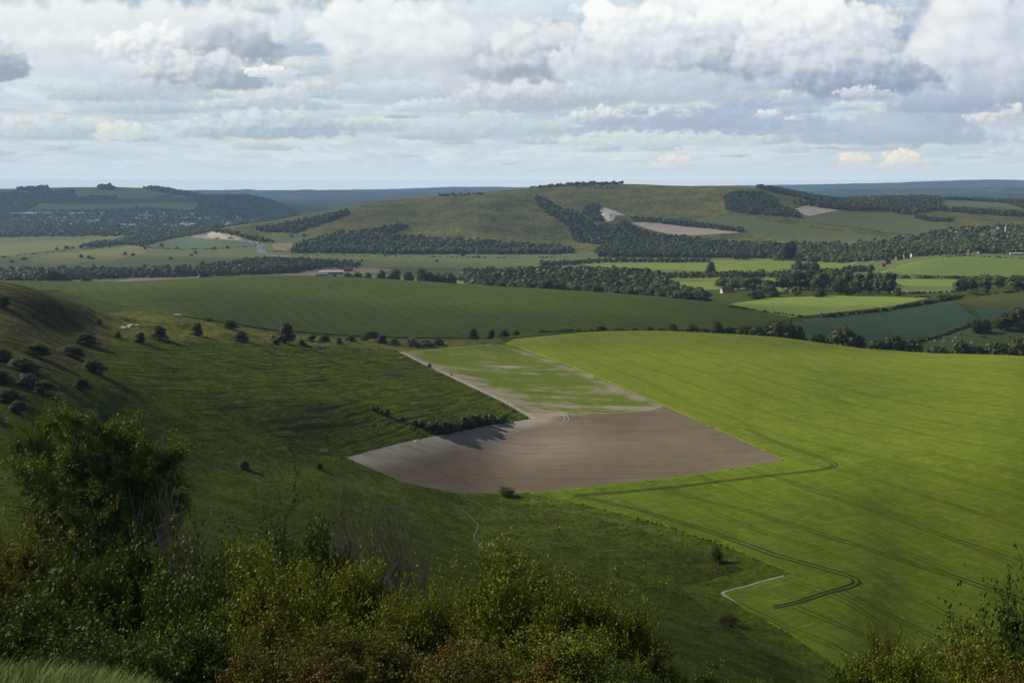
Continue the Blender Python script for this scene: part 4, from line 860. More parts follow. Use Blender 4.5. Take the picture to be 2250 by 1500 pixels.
# ---------------------------------------------------------------- hedges
HEDGES = [
 ('low dark hedge along the near side of the bright valley field', [(1600,675),(1700,688),(1765,698),(1800,699)], 1200, 1500, 2.6, 3.0),
 ('bushy hedge rising right between the bright field and the dark crop', [(1800,699),(1860,693),(1950,683),(2010,673),(2060,664),(2110,655)], 1200, 1650, 4.5, 4.0),
 ('dark hedge dividing the dark crop from the cow pasture', [(2018,751),(2060,742),(2110,724),(2145,709),(2160,712)], 1050, 1400, 3.2, 3.2),
 ('thick hedge along the far side of the barley field', [(1870,772),(1960,776),(2050,778),(2150,778),(2250,780),(2400,782)], 985, 1045, 5.0, 4.2),
 ('hedge on the crest between the barley and the wheat hill', [(1180,736),(1300,729),(1420,727),(1560,727),(1660,732),(1760,745)], 1010, 1075, 3.2, 3.0),
 ('straight dark hedge above the bright strip field', [(1965,611),(2060,611),(2150,613),(2250,618),(2400,622)], 1700, 2300, 4.5, 4.5),
 ('hedge below the dull strip field', [(1965,646),(2040,645),(2110,641)], 1500, 2000, 3.5, 4.5),
 ('hedge running left of the round trees', [(2010,655),(2060,654),(2140,650),(2250,640)], 1500, 1900, 3.0, 4.0),
 ('long hedge under the lit valley field', [(1440,603),(1560,603),(1660,605),(1740,607)], 1800, 2500, 4.0, 5.0),
 ('hedge in the near part of the left meadow', [(0,566),(60,560),(120,553),(190,548),(260,540),(340,531)], 2600, 4400, 3.0, 8.0),
 ('hedge at the foot of the roadside field', [(320,544),(400,549),(480,547),(560,541),(575,535)], 2600, 4400, 3.5, 8.0),
 ('river bank scrub across the middle meadow', [(640,560),(800,563),(950,565),(1100,567),(1250,566)], 2500, 3300, 3.0, 9.0),
 ('hedge around the stubble field', [(590,552),(640,553),(660,552)], 2600, 3400, 3.5, 7.0),
 ('hedge along the near edge of the right dome field', [(1940,604),(2050,606),(2150,609),(2250,613)], 1900, 2500, 2.2, 5.0),
 ('thin hedge behind the right dome field', [(2070,566),(2120,563),(2180,566),(2260,570)], 2400, 2700, 3.5, 5.0),
 ('hedge line on the far green slope', [(1640,474),(1750,485),(1850,498),(1950,512),(2030,522),(2110,530)], 3000, 4400, 2.8, 9.0),
 ('dark scrub along the foot of the terraced slope', [(800,1002),(870,974),(940,955),(1000,940),(1060,928),(1110,922)], 560, 720, 4.2, 2.6),
 ('hedge along the far side of the long ploughed field', [(200,610),(330,607),(450,604),(540,597)], 1900, 3000, 3.0, 6.0),
]
LOW['hedge'] = [crown(400 + i, 8, 110, w=1.5, zlo=.0, qs=.22, shape='dome', jit=.5) for i in range(5)]
for i, (lab, pts, d0, d1, hh, sp) in enumerate(HEDGES):
    L_ = pline(pts, d0, d1, 8); seg = np.hypot(*np.diff(L_, axis=0).T); cum = np.concatenate([[0], np.cumsum(seg)])
    n = max(3, int(cum[-1] / (sp * .62))); rng = np.random.default_rng(900 + i); s = np.sort(rng.uniform(0, cum[-1], n))
    x = np.interp(s, cum, L_[:, 0]) + rng.normal(0, hh * .18, n); y = np.interp(s, cum, L_[:, 1]) + rng.normal(0, hh * .18, n)
    h = hh * rng.uniform(.6, 1.15, n) * (1 + .5 * np.clip(fbm(s / 30, s * 0, 3, i), -1, 1))
    if lab.startswith('dark scrub'): y -= 3; h *= np.interp(s / cum[-1], [0, .3, .7, 1], [.6, .9, 1.3, .8])
    merge_trees('hedge', x, y, h, 'hedge_leaf', 'hedge', lab, 40 + i, 'thing', 'hedge', 1.15)

def place_trees():
    groups = {}
    for t_ in TREES: groups.setdefault((t_['where'], KNAME[t_['kind']][1]), []).append(t_)
    rng = np.random.default_rng(77); rnd = random.Random(5)
    for (where, kn), lst in groups.items():
        lst.sort(key=lambda q: math.atan2(q['x'], q['y']))
        for i, q in enumerate(lst):
            nm = KNAME[q['kind']][0]; e = empty(nm, (q['x'], q['y'], q['z'] - .15), rng.uniform(0, 6.28) if q['rz'] is None else q['rz'])
            q['w'] = max(q['w'], .98 if 'bush' in KNAME[q['kind']][1] else .72); e.scale = (q['h'] * q['w'] * rnd.uniform(.85, 1.2), q['h'] * q['w'] * rnd.uniform(.85, 1.2), q['h']); e.rotation_euler.x = rnd.uniform(-.07, .07); e.rotation_euler.y = rnd.uniform(-.07, .07)
            cm, tm = rnd.choice(PROTO[q['kind']])
            for part, me in (('crown', cm), ('trunk', tm)):
                o = bpy.data.objects.new(part, me); C.objects.link(o); o.parent = e
            lab = kn + ' ' + where if len(lst) == 1 else f'{kn}, {ordinal(i + 1)} from left {where}'
            tag(e, lab, 'bush' if nm == 'bush' else 'tree', q['group'])
place_trees()
print('single trees', len(TREES))
# ---------------------------------------------------------------- plain paints
def flat(name, c, rough=.7, var=.25, sc=2.0, spec=.3, metal=0):
    m, t = mat(name); b = NB(t); n = b.noise(b.pos(), sc, 4, .6)
    k = tuple(x * (1 - var) for x in c); b.out(b.mix(b.ramp(n, [(.3, 0.), (.7, 1.)]), k, c), rough, spec=spec)
flat('white_wall', (.74, .71, .65)); flat('cream_wall', (.60, .54, .42)); flat('brick_wall', (.33, .16, .10)); flat('flint_wall', (.34, .32, .29)); flat('pink_brick', (.42, .24, .18))
flat('red_tile', (.25, .12, .085), sc=3); flat('orange_tile', (.50, .20, .09), sc=3); flat('slate_roof', (.16, .17, .20), sc=3); flat('brown_tile', (.20, .12, .09), sc=3); flat('white_sheet', (.78, .78, .78), .4); flat('grey_sheet', (.42, .44, .46), .5)
flat('window_glass', (.05, .06, .07), .15, .1, spec=.6); flat('white_paint', (.8, .8, .78), .35, .05); flat('dark_rubber', (.02, .02, .02)); flat('road_asphalt', (.20, .195, .19), .85, .15, .3); flat('chalk_path', (.50, .45, .36), .95, .3, .5); flat('grey_wood', (.32, .29, .25), .9)
flat('blue_paint', (.05, .14, .42), .3, .05); flat('red_paint', (.42, .05, .04), .3, .05); flat('silver_paint', (.50, .52, .54), .3, .05); flat('black_paint', (.03, .03, .035), .3, .05); flat('pale_green_paint', (.45, .58, .40), .4, .05)
flat('old_post', (.13, .115, .09), .9); flat('cow_white', (.66, .60, .52), .9, .1); flat('cow_black', (.03, .027, .025), .9, .1); flat('cow_brown', (.24, .11, .06), .9, .1); flat('track_dark', (.026, .044, .006), .95, .35, .8); flat('wire', (.25, .25, .24), .5)
flat('worn_earth', (.15, .135, .09), .95, .4, .6)
def boxv(x0, x1, y0, y1, z0, z1):
    v = np.array([(x, y, z) for z in (z0, z1) for y in (y0, y1) for x in (x0, x1)], float)
    return v, np.array([(0, 2, 3, 1), (4, 5, 7, 6), (0, 1, 5, 4), (2, 6, 7, 3), (0, 4, 6, 2), (1, 3, 7, 5)])
def gable(L, W, Hh, rise):                 # walls with gable ends, ridge along x
    v = [(-L/2,-W/2,-1),(L/2,-W/2,-1),(L/2,W/2,-1),(-L/2,W/2,-1),(-L/2,-W/2,Hh),(L/2,-W/2,Hh),(L/2,W/2,Hh),(-L/2,W/2,Hh),(-L/2,0,Hh+rise),(L/2,0,Hh+rise)]
    f = [(0,1,5,4),(2,3,7,6),(1,2,6,5),(3,0,4,7),(5,6,9,9),(7,4,8,8)]
    return np.array(v, float), f
def poly_obj(name, v, f, mats, parent=None, mi=None):
    me = bpy.data.meshes.new(name); me.from_pydata([tuple(map(float, q)) for q in v], [], [tuple(dict.fromkeys(map(int, q))) for q in f])
    for mm in (mats if isinstance(mats, (list, tuple)) else [mats]): me.materials.append(MATS[mm])
    if mi is not None: me.polygons.foreach_set('material_index', mi)
    o = bpy.data.objects.new(name, me); C.objects.link(o)
    if parent: o.parent = parent
    return o
def roof_geo(L, W, Hh, rise, ov=.4, th=.25):
    v = []; f = []
    for s in (-1, 1):
        o = len(v); y0, z0 = s * (W / 2 + ov), Hh - ov * rise / (W / 2)
        for z_ in (0, th):
            v += [(-L/2-ov, y0, z0 + z_), (L/2+ov, y0, z0 + z_), (L/2+ov, 0, Hh + rise + z_), (-L/2-ov, 0, Hh + rise + z_)]
        f += [(o,o+1,o+2,o+3),(o+4,o+5,o+6,o+7),(o,o+1,o+5,o+4),(o+1,o+2,o+6,o+5),(o+3,o,o+4,o+7)]
    return v, f
def house(name, x, y, rz, L, W, Hh, rise, wall, roof, label, cat='house', chim=1, nwin=3, group=None, z=None):
    e = empty(name, (x, y, (float(hgt(x, y)) if z is None else z)), rz)
    v, f = gable(L, W, Hh, rise); poly_obj('wall', v, f, wall, e)
    v, f = roof_geo(L, W, Hh, rise); r = poly_obj('roof', v, f, roof, e)
    for k in range(chim):
        cx = (-1) ** k * L * .36; bv, bf = boxv(cx - .45, cx + .45, -.45, .45, Hh + rise - .6, Hh + rise + 1.3); poly_obj('chimney', bv, bf, 'brick_wall', r)
    for s in (-1, 1):
        for k in range(nwin):
            wx = (k + .5) / nwin * L - L / 2
            for zz in ([1.0] if Hh < 3.6 else [1.0, 3.5]):
                bv, bf = boxv(wx - .55, wx + .55, s * W / 2 - .06, s * W / 2 + .06, zz, zz + 1.2); poly_obj('window', bv, bf, 'window_glass', e)
    return tag(e, label, cat, group)
def at_px(px, py, d0=2, d1=30000, d=None):
    if d is None: return ray1(px, py, d0, d1)
    X, Y, _ = pix_dir(px, py); a = math.atan2(X, Y); x, y = math.sin(a) * d, math.cos(a) * d; return x, y, float(hgt(x, y))
for px, py, dd, rz, L, W, Hh, rise, wall, roof, ch, lab, cat in [
 (1598,634,1790,.3,20,9,3,5.5,'white_wall','orange_tile',0,'white barn with a bright orange tiled roof among the valley trees','barn'),
 (1482,612,1950,.1,16,8,4.6,3,'pink_brick','slate_roof',1,'long grey roofed house at the edge of the lit paddock','house'),
 (1277,612,2000,.9,12,8,5,4,'pink_brick','brown_tile',1,'pink brick gabled house peeping from the middle wood','house'),
 (1349,617,1990,.4,12,8,6,4,'brick_wall','brown_tile',1,'red brick house deep in the middle wood','house'),
 (1740,640,1760,.9,14,9,4.6,4,'flint_wall','slate_roof',1,'grey slate roofed cottage between dark trees above the bright field','house'),
 (1802,598,2120,.2,13,8,5,4,'brick_wall','red_tile',2,'red brick farmhouse on the left of the two farm houses','house'),
 (1845,596,2130,.1,20,9,6,4,'brick_wall','brown_tile',2,'long dark roofed brick farm building below the dry paddock','farmhouse'),
 (1948,582,2480,.5,14,9,5,4.5,'brick_wall','red_tile',1,'red tiled cottage at the left tip of the dome field','house'),
 (1940,584,2440,.5,9,6,3,3,'brick_wall','orange_tile',0,'small orange roofed outbuilding left of the red tiled cottage','outbuilding'),
 (1975,580,2540,.2,15,8,5,4,'brick_wall','brown_tile',1,'dark brick house beyond the edge of the dome field','house'),
 (1990,577,2560,.2,12,8,5,4,'flint_wall','brown_tile',1,'second dark house beyond the dome field','house'),
 (2008,575,2580,.1,14,8,5,4,'white_wall','slate_roof',1,'pale slate roofed house beyond the dome field','house'),
 (2110,524,3250,-.15,34,10,6,3,'white_wall','slate_roof',0,'long white building at the edge of the far village','building'),
 (2222,530,3250,0,22,10,8,5,'brick_wall','red_tile',2,'large red roofed house with white windows in the far village','house'),
 (2232,572,2620,0,28,7,3,1.2,'white_wall','white_sheet',0,'long white shed at the right frame edge','shed'),
 (2150,562,2620,.5,6,4,2.6,1,'white_wall','white_sheet',0,'small white hut beyond the dome field','hut'),
 (728,590,2250,.12,46,16,5,2,'grey_sheet','white_sheet',0,'long white roofed farm shed above the ploughed field','farm shed'),
 (705,592,2200,.3,24,10,4,2,'grey_sheet','grey_sheet',0,'lower grey shed in front of the white roofed shed','farm shed'),
 (765,586,2330,0,18,9,5,4,'brick_wall','brown_tile',1,'brown roofed house right of the white farm shed','house'),
 (452,602,2080,.15,24,10,5,6,'brick_wall','brown_tile',0,'large dark red roofed barn beside the ploughed field','barn'),
 (477,603,2080,.6,11,8,5,4,'white_wall','slate_roof',1,'white walled house right of the dark red barn','house'),
 (487,578,2500,.4,16,10,8,6,'pink_brick','red_tile',0,'tall reddish brick building rising from the left tree belt','building'),
 (455,577,2520,.1,30,10,6,3,'flint_wall','slate_roof',0,'long grey building left of the tall reddish one','building'),
 (426,602,2070,.2,10,7,3,3,'brick_wall','orange_tile',0,'low orange roofed shed left of the white cone tower','shed'),
 (80,619,1660,.1,26,9,3.2,1.6,'brick_wall','white_sheet',0,'low white roofed barn behind the left spur','barn'),
 (165,621,1640,.2,15,9,3.6,4,'brick_wall','slate_roof',1,'dark roofed farmhouse behind the left end of the wheat hill','farmhouse'),
 (147,622,1620,.2,9,6,3,2.4,'brick_wall','red_tile',0,'small red roofed shed left of the dark farmhouse','shed'),
 (640,520,3250,.2,10,7,5,3,'white_wall','slate_roof',0,'white house below the sloping wood','house'),
 (668,517,3250,.2,12,7,4,3,'pink_brick','slate_roof',0,'pinkish house right of the white one below the sloping wood','house'),
]:
    x, y, z = at_px(px, py, d=dd)
    house('barn' if cat == 'barn' else 'house' if 'house' in cat else cat.replace(' ', '_'), x, y, rz, L, W, Hh, rise, wall, roof, lab, cat, ch, 3 if L > 9 else 2)
# white kiln cone, church spire, round brick tower
def lathe(prof, n=14):
    v = [(r * math.cos(2 * math.pi * k / n), r * math.sin(2 * math.pi * k / n), z) for r, z in prof for k in range(n)]
    f = [(i * n + k, i * n + (k + 1) % n, (i + 1) * n + (k + 1) % n, (i + 1) * n + k) for i in range(len(prof) - 1) for k in range(n)]
    return v, f
x, y, z = at_px(437, 602, d=2090); e = empty('oast_tower', (x, y, z)); v, f = lathe([(3, -1), (3, 5)]); poly_obj('wall', v, f, 'brick_wall', e); v, f = lathe([(3.3, 4.9), (.7, 12.5), (.5, 14)]); poly_obj('cone_roof', v, f, 'white_paint', e); v, f = lathe([(.55, 13.9), (.75, 15), (.1, 15.6)]); poly_obj('cowl', v, f, 'white_paint', e); tag(e, 'round kiln tower with a bright white cone roof by the dark red barn', 'tower')
x, y, z = at_px(2219, 520, d=3400); e = empty('church', (x, y, z)); v, f = gable(20, 9, 6, 5); poly_obj('nave', v, f, 'flint_wall', e); v, f = roof_geo(20, 9, 6, 5); poly_obj('roof', v, f, 'slate_roof', e); v, f = boxv(-14, -9, -2.5, 2.5, -1, 13); poly_obj('tower', v, f, 'cream_wall', e); v, f = lathe([(3, 13), (1.2, 18), (.05, 23)], 8); v = [(a - 11.5, b_, c_) for a, b_, c_ in v]; poly_obj('spire', v, f, 'cream_wall', e); tag(e, 'pale church with a pointed spire in the far village', 'church')
x, y, z = at_px(2129, 566, d=2600); e = empty('round_tower', (x, y, z)); v, f = lathe([(3.4, -1), (3.2, 8)]); poly_obj('wall', v, f, 'orange_tile', e); v, f = lathe([(3.6, 8), (.1, 11)]); poly_obj('roof', v, f, 'slate_roof', e); tag(e, 'round orange brick tower beyond the crest of the dome field', 'tower')
# small houses: the far town and the far village (one mesh each: they are two or three pixels)
SM = []
for wl, rf, L in (('white_wall', 'slate_roof', 13), ('brick_wall', 'red_tile', 12), ('cream_wall', 'brown_tile', 12), ('white_wall', 'red_tile', 16), ('flint_wall', 'slate_roof', 20)):
    v1, f1 = gable(L, 9, 6, 4); v2, f2 = roof_geo(L, 9, 6, 4); v = [tuple(q) for q in v1] + v2; f = list(f1) + [tuple(i + 10 for i in q) for q in f2]
    o = poly_obj('town_house', v, f, [wl, rf], None, [0] * len(f1) + [1] * len(f2)); SM.append((o.data, wl, rf)); bpy.data.objects.remove(o)
def town(pts, d0, d1, n, seed, where, group, sc, name='town_house'):
    poly = ray(*np.array(dens(pts, 10)).T, d0, d1); rng = np.random.default_rng(seed); lo, hi = poly.min(0), poly.max(0); k = 0; it = 0
    while k < n and it < 60000:
        it += 1; x, y = rng.uniform(lo[0], hi[0]), rng.uniform(lo[1], hi[1])
        if not inside(poly, np.array([x]), np.array([y]))[0] or fbm(np.array([x / 260]), np.array([y / 260]), 3, 6)[0] < -.10: continue
        me, wl, rf = SM[rng.choice(5, p=[.36, .10, .2, .09, .25])]; o = bpy.data.objects.new(name, me); C.objects.link(o); s = sc * rng.uniform(.8, 1.4)
        o.location = (x, y, float(hgt(x, y))); o.rotation_euler = (0, 0, rng.uniform(0, 3.14)); o.scale = (s, s, s * .9)
        desc = {'white_wall': 'white', 'brick_wall': 'red brick', 'cream_wall': 'cream', 'flint_wall': 'long grey'}[wl] + ' house with ' + {'slate_roof': 'slate', 'red_tile': 'red', 'brown_tile': 'brown'}[rf] + ' roof ' + where
        tag(o, desc, 'house', desc.split(' house')[0] + group + ' ' + rf.split('_')[0]); k += 1
town([(60,470),(200,462),(330,460),(450,472),(600,488),(600,498),(420,506),(200,500),(90,492)], 4300, 6300, 235, 3, 'in the far town', ' houses of the far town', 1.15)
town([(2080,512),(2140,508),(2240,505),(2340,505),(2340,540),(2230,540),(2120,530)], 2900, 3700, 42, 4, 'in the far village', ' houses of the far village', 1.0, 'village_house')
for i, (px, py, L, rz) in enumerate([(52,472,110,.1),(80,471,90,.1),(100,471,70,.15),(170,472,60,.2),(65,473,60,.1),(280,498,60,.2),(395,500,80,.3),(415,496,70,.3)]):
    x, y, z = ray1(px, py, 4000, 6400); e = empty('warehouse', (x, y, z), rz); v, f = gable(L, 22, 8, 2.2); poly_obj('wall', v, f, 'white_wall', e); v, f = roof_geo(L, 22, 8, 2.2); poly_obj('roof', v, f, 'white_sheet' if i % 2 else 'grey_sheet', e)
    tag(e, f'long {"white" if i % 2 else "grey"} warehouse roof in the far town, {ordinal(i + 1)} of eight', 'warehouse', 'warehouses of the far town')

# ---------------------------------------------------------------- ribbons: roads, tracks, tyre marks
def ribbon(name, pts, d0, d1, width, m, lift=.12, offs=(0,), step=6, kind='structure', label=None, xy=None, res=None, mesh_only=False):
    L_ = pline(pts, d0, d1, step) if xy is None else xy
    seg = np.hypot(*np.diff(L_, axis=0).T); cum = np.concatenate([[0], np.cumsum(seg)]); res = res or max(1.0, width)
    s = np.linspace(0, cum[-1], max(2, int(cum[-1] / res))); x = np.interp(s, cum, L_[:, 0]); y = np.interp(s, cum, L_[:, 1])
    k = np.ones(5) / 5
    if len(x) > 12:
        for _ in range(3): x[2:-2] = np.convolve(x, k, 'valid'); y[2:-2] = np.convolve(y, k, 'valid')
    tx, ty = np.gradient(x), np.gradient(y); n = np.hypot(tx, ty) + 1e-9; nx, ny = -ty / n, tx / n
    V, F = [], []
    for of in offs:
        o = sum(len(q) for q in V); cols = []
        for w_ in (-.5, 0, .5):
            a, b_ = x + nx * (of + w_ * width), y + ny * (of + w_ * width); cols.append(np.stack([a, b_, hgt(a, b_) + lift], 1))
        V.append(np.concatenate(cols)); m_ = len(x); i = np.arange(m_ - 1)
        for c_ in (0, 1): F.append(np.stack([o + c_ * m_ + i, o + (c_ + 1) * m_ + i, o + (c_ + 1) * m_ + i + 1, o + c_ * m_ + i + 1], 1))
    ob = mesh_obj(name, np.concatenate(V), np.concatenate(F), m); ob['kind'] = kind
    if label: ob['label'] = label
    return ob, np.stack([x, y], 1)
ribbon('tyre_track', [(1262,1090),(1330,1087),(1480,1073),(1600,1058),(1700,1046),(1780,1038),(1822,1032),(1838,1024),(1815,1012),(1760,994),(1690,968),(1640,944)], 420, 1000, .58, 'track_dark', .74, (-1.0, 1.0), 5, label='pair of wheel marks round the headland of the barley')
ribbon('tyre_track', [(1480,1073),(1490,1085),(1530,1098),(1640,1125),(1800,1175),(2000,1240),(2240,1320)], 280, 620, .28, 'track_dark', .74, (-1.0, 1.0), 5)
ribbon('tyre_track', [(1700,1046),(1712,1054),(1780,1078),(1900,1118),(2240,1240)], 300, 620, .26, 'track_dark', .74, (-1.0, 1.0), 5)
ribbon('tyre_track', [(1262,1090),(1400,1122),(1500,1152),(1600,1185),(1700,1222),(1800,1250),(1868,1270),(1888,1280),(1870,1292),(1800,1310),(1745,1330),(1700,1338)], 280, 520, .58, 'track_dark', .74, (-1.0, 1.0), 5, label='wheel marks round the zigzag corner of the barley')
ribbon('tyre_track', [(1745,1336),(1830,1372),(1900,1402),(2000,1450)], 240, 400, .28, 'track_dark', .74, (-1.0, 1.0), 5)
ribbon('tyre_track', [(1845,1300),(1900,1330),(2000,1378),(2100,1425)], 240, 420, .26, 'track_dark', .74, (-1.0, 1.0), 5)
ribbon('chalk_edge', [(1722,1266),(1680,1277),(1640,1288),(1592,1301),(1578,1304),(1596,1312),(1640,1336)], 280, 460, .95, 'chalk_path', .35, (0,), 5, label='bare chalk strip at the zigzag corner')
ribbon('tyre_track', [(905,778),(1000,832),(1095,878),(1172,915),(1183,922),(1175,932)], 560, 920, .35, 'chalk_path', .10, (-1, 1), 5)
ribbon('tyre_track', [(1130,768),(1230,806),(1330,850),(1420,890),(1450,905)], 560, 920, .22, 'chalk_path', .08, (-1, 1.), 5)
ribbon('tyre_track', [(1195,890),(1232,905),(1246,918),(1243,928),(1228,932)], 560, 760, .35, 'chalk_path', .12, (-1, 1), 5)
road, RXY = ribbon('main_road', [(425,519),(455,522),(500,525),(545,528),(572,534),(580,540),(568,548),(572,556),(592,561),(640,565)], 2600, 4400, 22, 'road_asphalt', .5, (0,), 3, label='busy main road winding towards the far town')
ribbon('village_street', [(2170,512),(2178,522),(2184,532)], 2900, 3800, 9, 'road_asphalt', .5, (0,), 3)
ribbon('farm_lane', [(1900,602),(1925,592),(1940,584)], 1900, 2700, 4, 'road_asphalt', .4, (0,), 3)
ribbon('chalk_scar', [(268,722),(280,716),(296,713),(300,715)], 500, 900, 2.2, 'chalk_path', .25, (0,), 3)
ribbon('foot_path', [(985,1105),(1030,1130),(1052,1155),(1040,1180),(1062,1210)], 200, 500, .7, 'worn_earth', .10, (0,), 3)
ribbon('foot_path', [(1118,1168),(1085,1186),(1075,1200),(1100,1216)], 200, 500, .6, 'worn_earth', .10, (0,), 3)
ribbon('foot_path', [(440,716),(480,730),(560,740),(640,746),(760,750)], 500, 1000, .6, 'worn_earth', .15, (0,), 4)
# white rock faces: the quarry in the gully, the road cutting, the far cliffs
def cliff(name, pts, d0, d1, m, label, push=14, h=1.0):
    poly = ray(*np.array(dens(pts, 5)).T, d0, d1); lo, hi = poly.min(0), poly.max(0); sp = max(3., (hi - lo).max() / 46)
    gx, gy = np.meshgrid(np.arange(lo[0] - sp, hi[0] + sp, sp), np.arange(lo[1] - sp, hi[1] + sp, sp), indexing='ij')
    ins = inside(poly, gx.ravel(), gy.ravel()).reshape(gx.shape); dist = seg_dist(gx, gy, np.concatenate([poly, poly[:1]]))
    bulge = np.where(ins, smooth(0, push, dist), 0)
    z = hgt(gx, gy) + 1.0 + bulge * (2.5 + 5 * np.abs(fbm(gx / 14, gy / 14, 4, 8))) * h
    n1, n2 = gx.shape; ix = np.arange(n1)[:, None] * n2 + np.arange(n2)[None]; ok = ins[:-1, :-1] | ins[1:, 1:] | ins[1:, :-1] | ins[:-1, 1:]
    F = np.stack([ix[:-1, :-1][ok], ix[1:, :-1][ok], ix[1:, 1:][ok], ix[:-1, 1:][ok]], 1)
    uq, inv = np.unique(F, return_inverse=True); P3 = np.stack([gx, gy, z], -1).reshape(-1, 3)[uq]
    o = mesh_obj(name, P3, inv.reshape(-1, 4), m); o['kind'] = 'structure'; o['label'] = label
cliff('chalk_quarry', [(1313,457),(1330,458),(1350,464),(1371,474),(1352,473),(1343,486),(1332,488),(1330,478),(1322,476),(1317,466)], 3200, 4500, 'chalk', 'white chalk quarry face among the trees of the big down')
cliff('road_cutting', [(455,518),(462,512),(470,508),(485,515),(515,521),(530,525),(522,528),(490,525),(465,522)], 2900, 4200, 'raw_chalk', 'pale chalk cutting above the main road', 20, .5)
cliff('chalk_pit', [(345,512),(360,507),(385,502),(390,508),(370,511),(350,513)], 3300, 5200, 'raw_chalk', 'small pale chalk pit in the left tree belt')
cliff('chalk_cliff', [(470,438),(488,436),(500,446),(490,449),(476,446)], 5800, 7400, 'chalk', 'grey white cliff on the far wooded hillside', 20)

# ---------------------------------------------------------------- traffic, caravan
def car_mesh(name, L, W, Hh, paint, lorry=False):
    parts = []; mi = []
    def add(v, f, k): parts.append((v, np.array([list(q) for q in f]))); mi.extend([k] * len(f))
    if lorry: add(*boxv(-L / 2, L / 2 - 2.4, -W / 2, W / 2, .9, Hh), 0); add(*boxv(L / 2 - 2.1, L / 2, -W / 2, W / 2, .5, Hh * .78), 0); add(*boxv(L / 2 - .5, L / 2 + .02, -W * .42, W * .42, Hh * .45, Hh * .7), 1); add(*boxv(-L / 2, L / 2 - .2, -W * .4, W * .4, .5, .9), 2)
    else:
        v, f = boxv(-L / 2, L / 2, -W / 2, W / 2, .3, .85); add(v, f, 0); v, f = boxv(-L * .36, L * .22, -W * .45, W * .45, .85, Hh); v = v.copy(); v[4:, 0] *= .72; v[4:, 1] *= .86; add(v, f, 1)
        v, f = boxv(-L * .24, L * .14, -W * .37, W * .37, Hh, Hh + .05); add(v, f, 0)
    for sx in (-.32, .32):
        for sy in (-1, 1):
            v, f = lathe([(.001, -.12), (.33, -.12), (.33, .12), (.001, .12)], 10); v = [(a + sx * L, sy * W * .46 + c_, b_ + .33) for a, b_, c_ in v]; add(np.array(v), f, 2)
    v, f = cat_mesh(parts); o = poly_obj(name, v, f, [paint, 'window_glass', 'dark_rubber'], None, mi); me = o.data; bpy.data.objects.remove(o); return me
CARS = [(car_mesh('car', 4.5, 1.8, 1.5, p), p.split('_')[0]) for p in ('white_paint', 'silver_paint', 'black_paint', 'red_paint', 'blue_paint')]
seg = np.hypot(*np.diff(RXY, axis=0).T); cum = np.concatenate([[0], np.cumsum(seg)]); rng = np.random.default_rng(8)
byc = {}
for k in range(46):
    s = rng.uniform(.30, .98) * cum[-1]; x = float(np.interp(s, cum, RXY[:, 0])); y = float(np.interp(s, cum, RXY[:, 1])); x2 = float(np.interp(s + 5, cum, RXY[:, 0])); y2 = float(np.interp(s + 5, cum, RXY[:, 1]))
    a = math.atan2(y2 - y, x2 - x); lane = rng.choice([-7.5, -4, 4, 7.5]); x += -math.sin(a) * lane; y += math.cos(a) * lane
    me, cn = CARS[rng.choice(5, p=[.35, .3, .12, .11, .12])]; o = bpy.data.objects.new('car', me); C.objects.link(o); o.location = (x, y, float(hgt(x, y)) + .5); o.rotation_euler = (0, 0, a + (math.pi if lane < 0 else 0)); o.scale = (1.25,) * 3
    byc.setdefault(cn, []).append((s, o))
for cn, l in byc.items():
    for i, (s, o) in enumerate(sorted(l, key=lambda q: q[0])): tag(o, f'{cn} car on the main road, {ordinal(i + 1)} {cn} one from the cutting', 'car', 'cars on the main road')
for px, p, cn in ((507, 'blue_paint', 'blue'), (478, 'pale_green_paint', 'pale green'), (440, 'white_paint', 'white')):
    x, y, z = ray1(px, 525.5, 2900, 4200); o = bpy.data.objects.new('lorry', car_mesh('lorry', 15, 2.6, 4.1, p, True)); C.objects.link(o); o.location = (x, y, z + .6); o.rotation_euler = (0, 0, -.5); tag(o, f'{cn} lorry passing below the chalk cutting', 'lorry')
# white camper van parked on the bank
x, y, z = ray1(391, 699, 500, 960); e = empty('camper_van', (x, y, z + .1), .15)
def part(nm, vf, m, par): return poly_obj(nm, vf[0], vf[1], m, par)
b_ = part('body', boxv(-3.1, 1.6, -1.15, 1.15, .5, 2.9), 'white_paint', e); part('cab', boxv(1.6, 3.1, -1.05, 1.05, .5, 1.7), 'white_paint', e)
v, f = boxv(1.55, 2.5, -1., 1., 1.7, 2.5); v = v.copy(); v[4:, 0] = np.minimum(v[4:, 0], 1.9); part('windscreen', (v, f), 'window_glass', e); part('window', boxv(-2.2, -.6, -1.18, -1.14, 1.5, 2.2), 'window_glass', e); part('window', boxv(-.1, .9, -1.18, -1.14, 1.5, 2.2), 'window_glass', e)
for sx in (-2, 2.1):
    for sy in (-1, 1):
        v, f = lathe([(.001, -.15), (.4, -.15), (.4, .15), (.001, .15)], 12); part('wheel', ([(a + sx, sy * 1.02 + c_, b2 + .4) for a, b2, c_ in v], f), 'dark_rubber', e)
tag(e, 'white camper van parked on the grassy bank below the wheat hill', 'camper van')
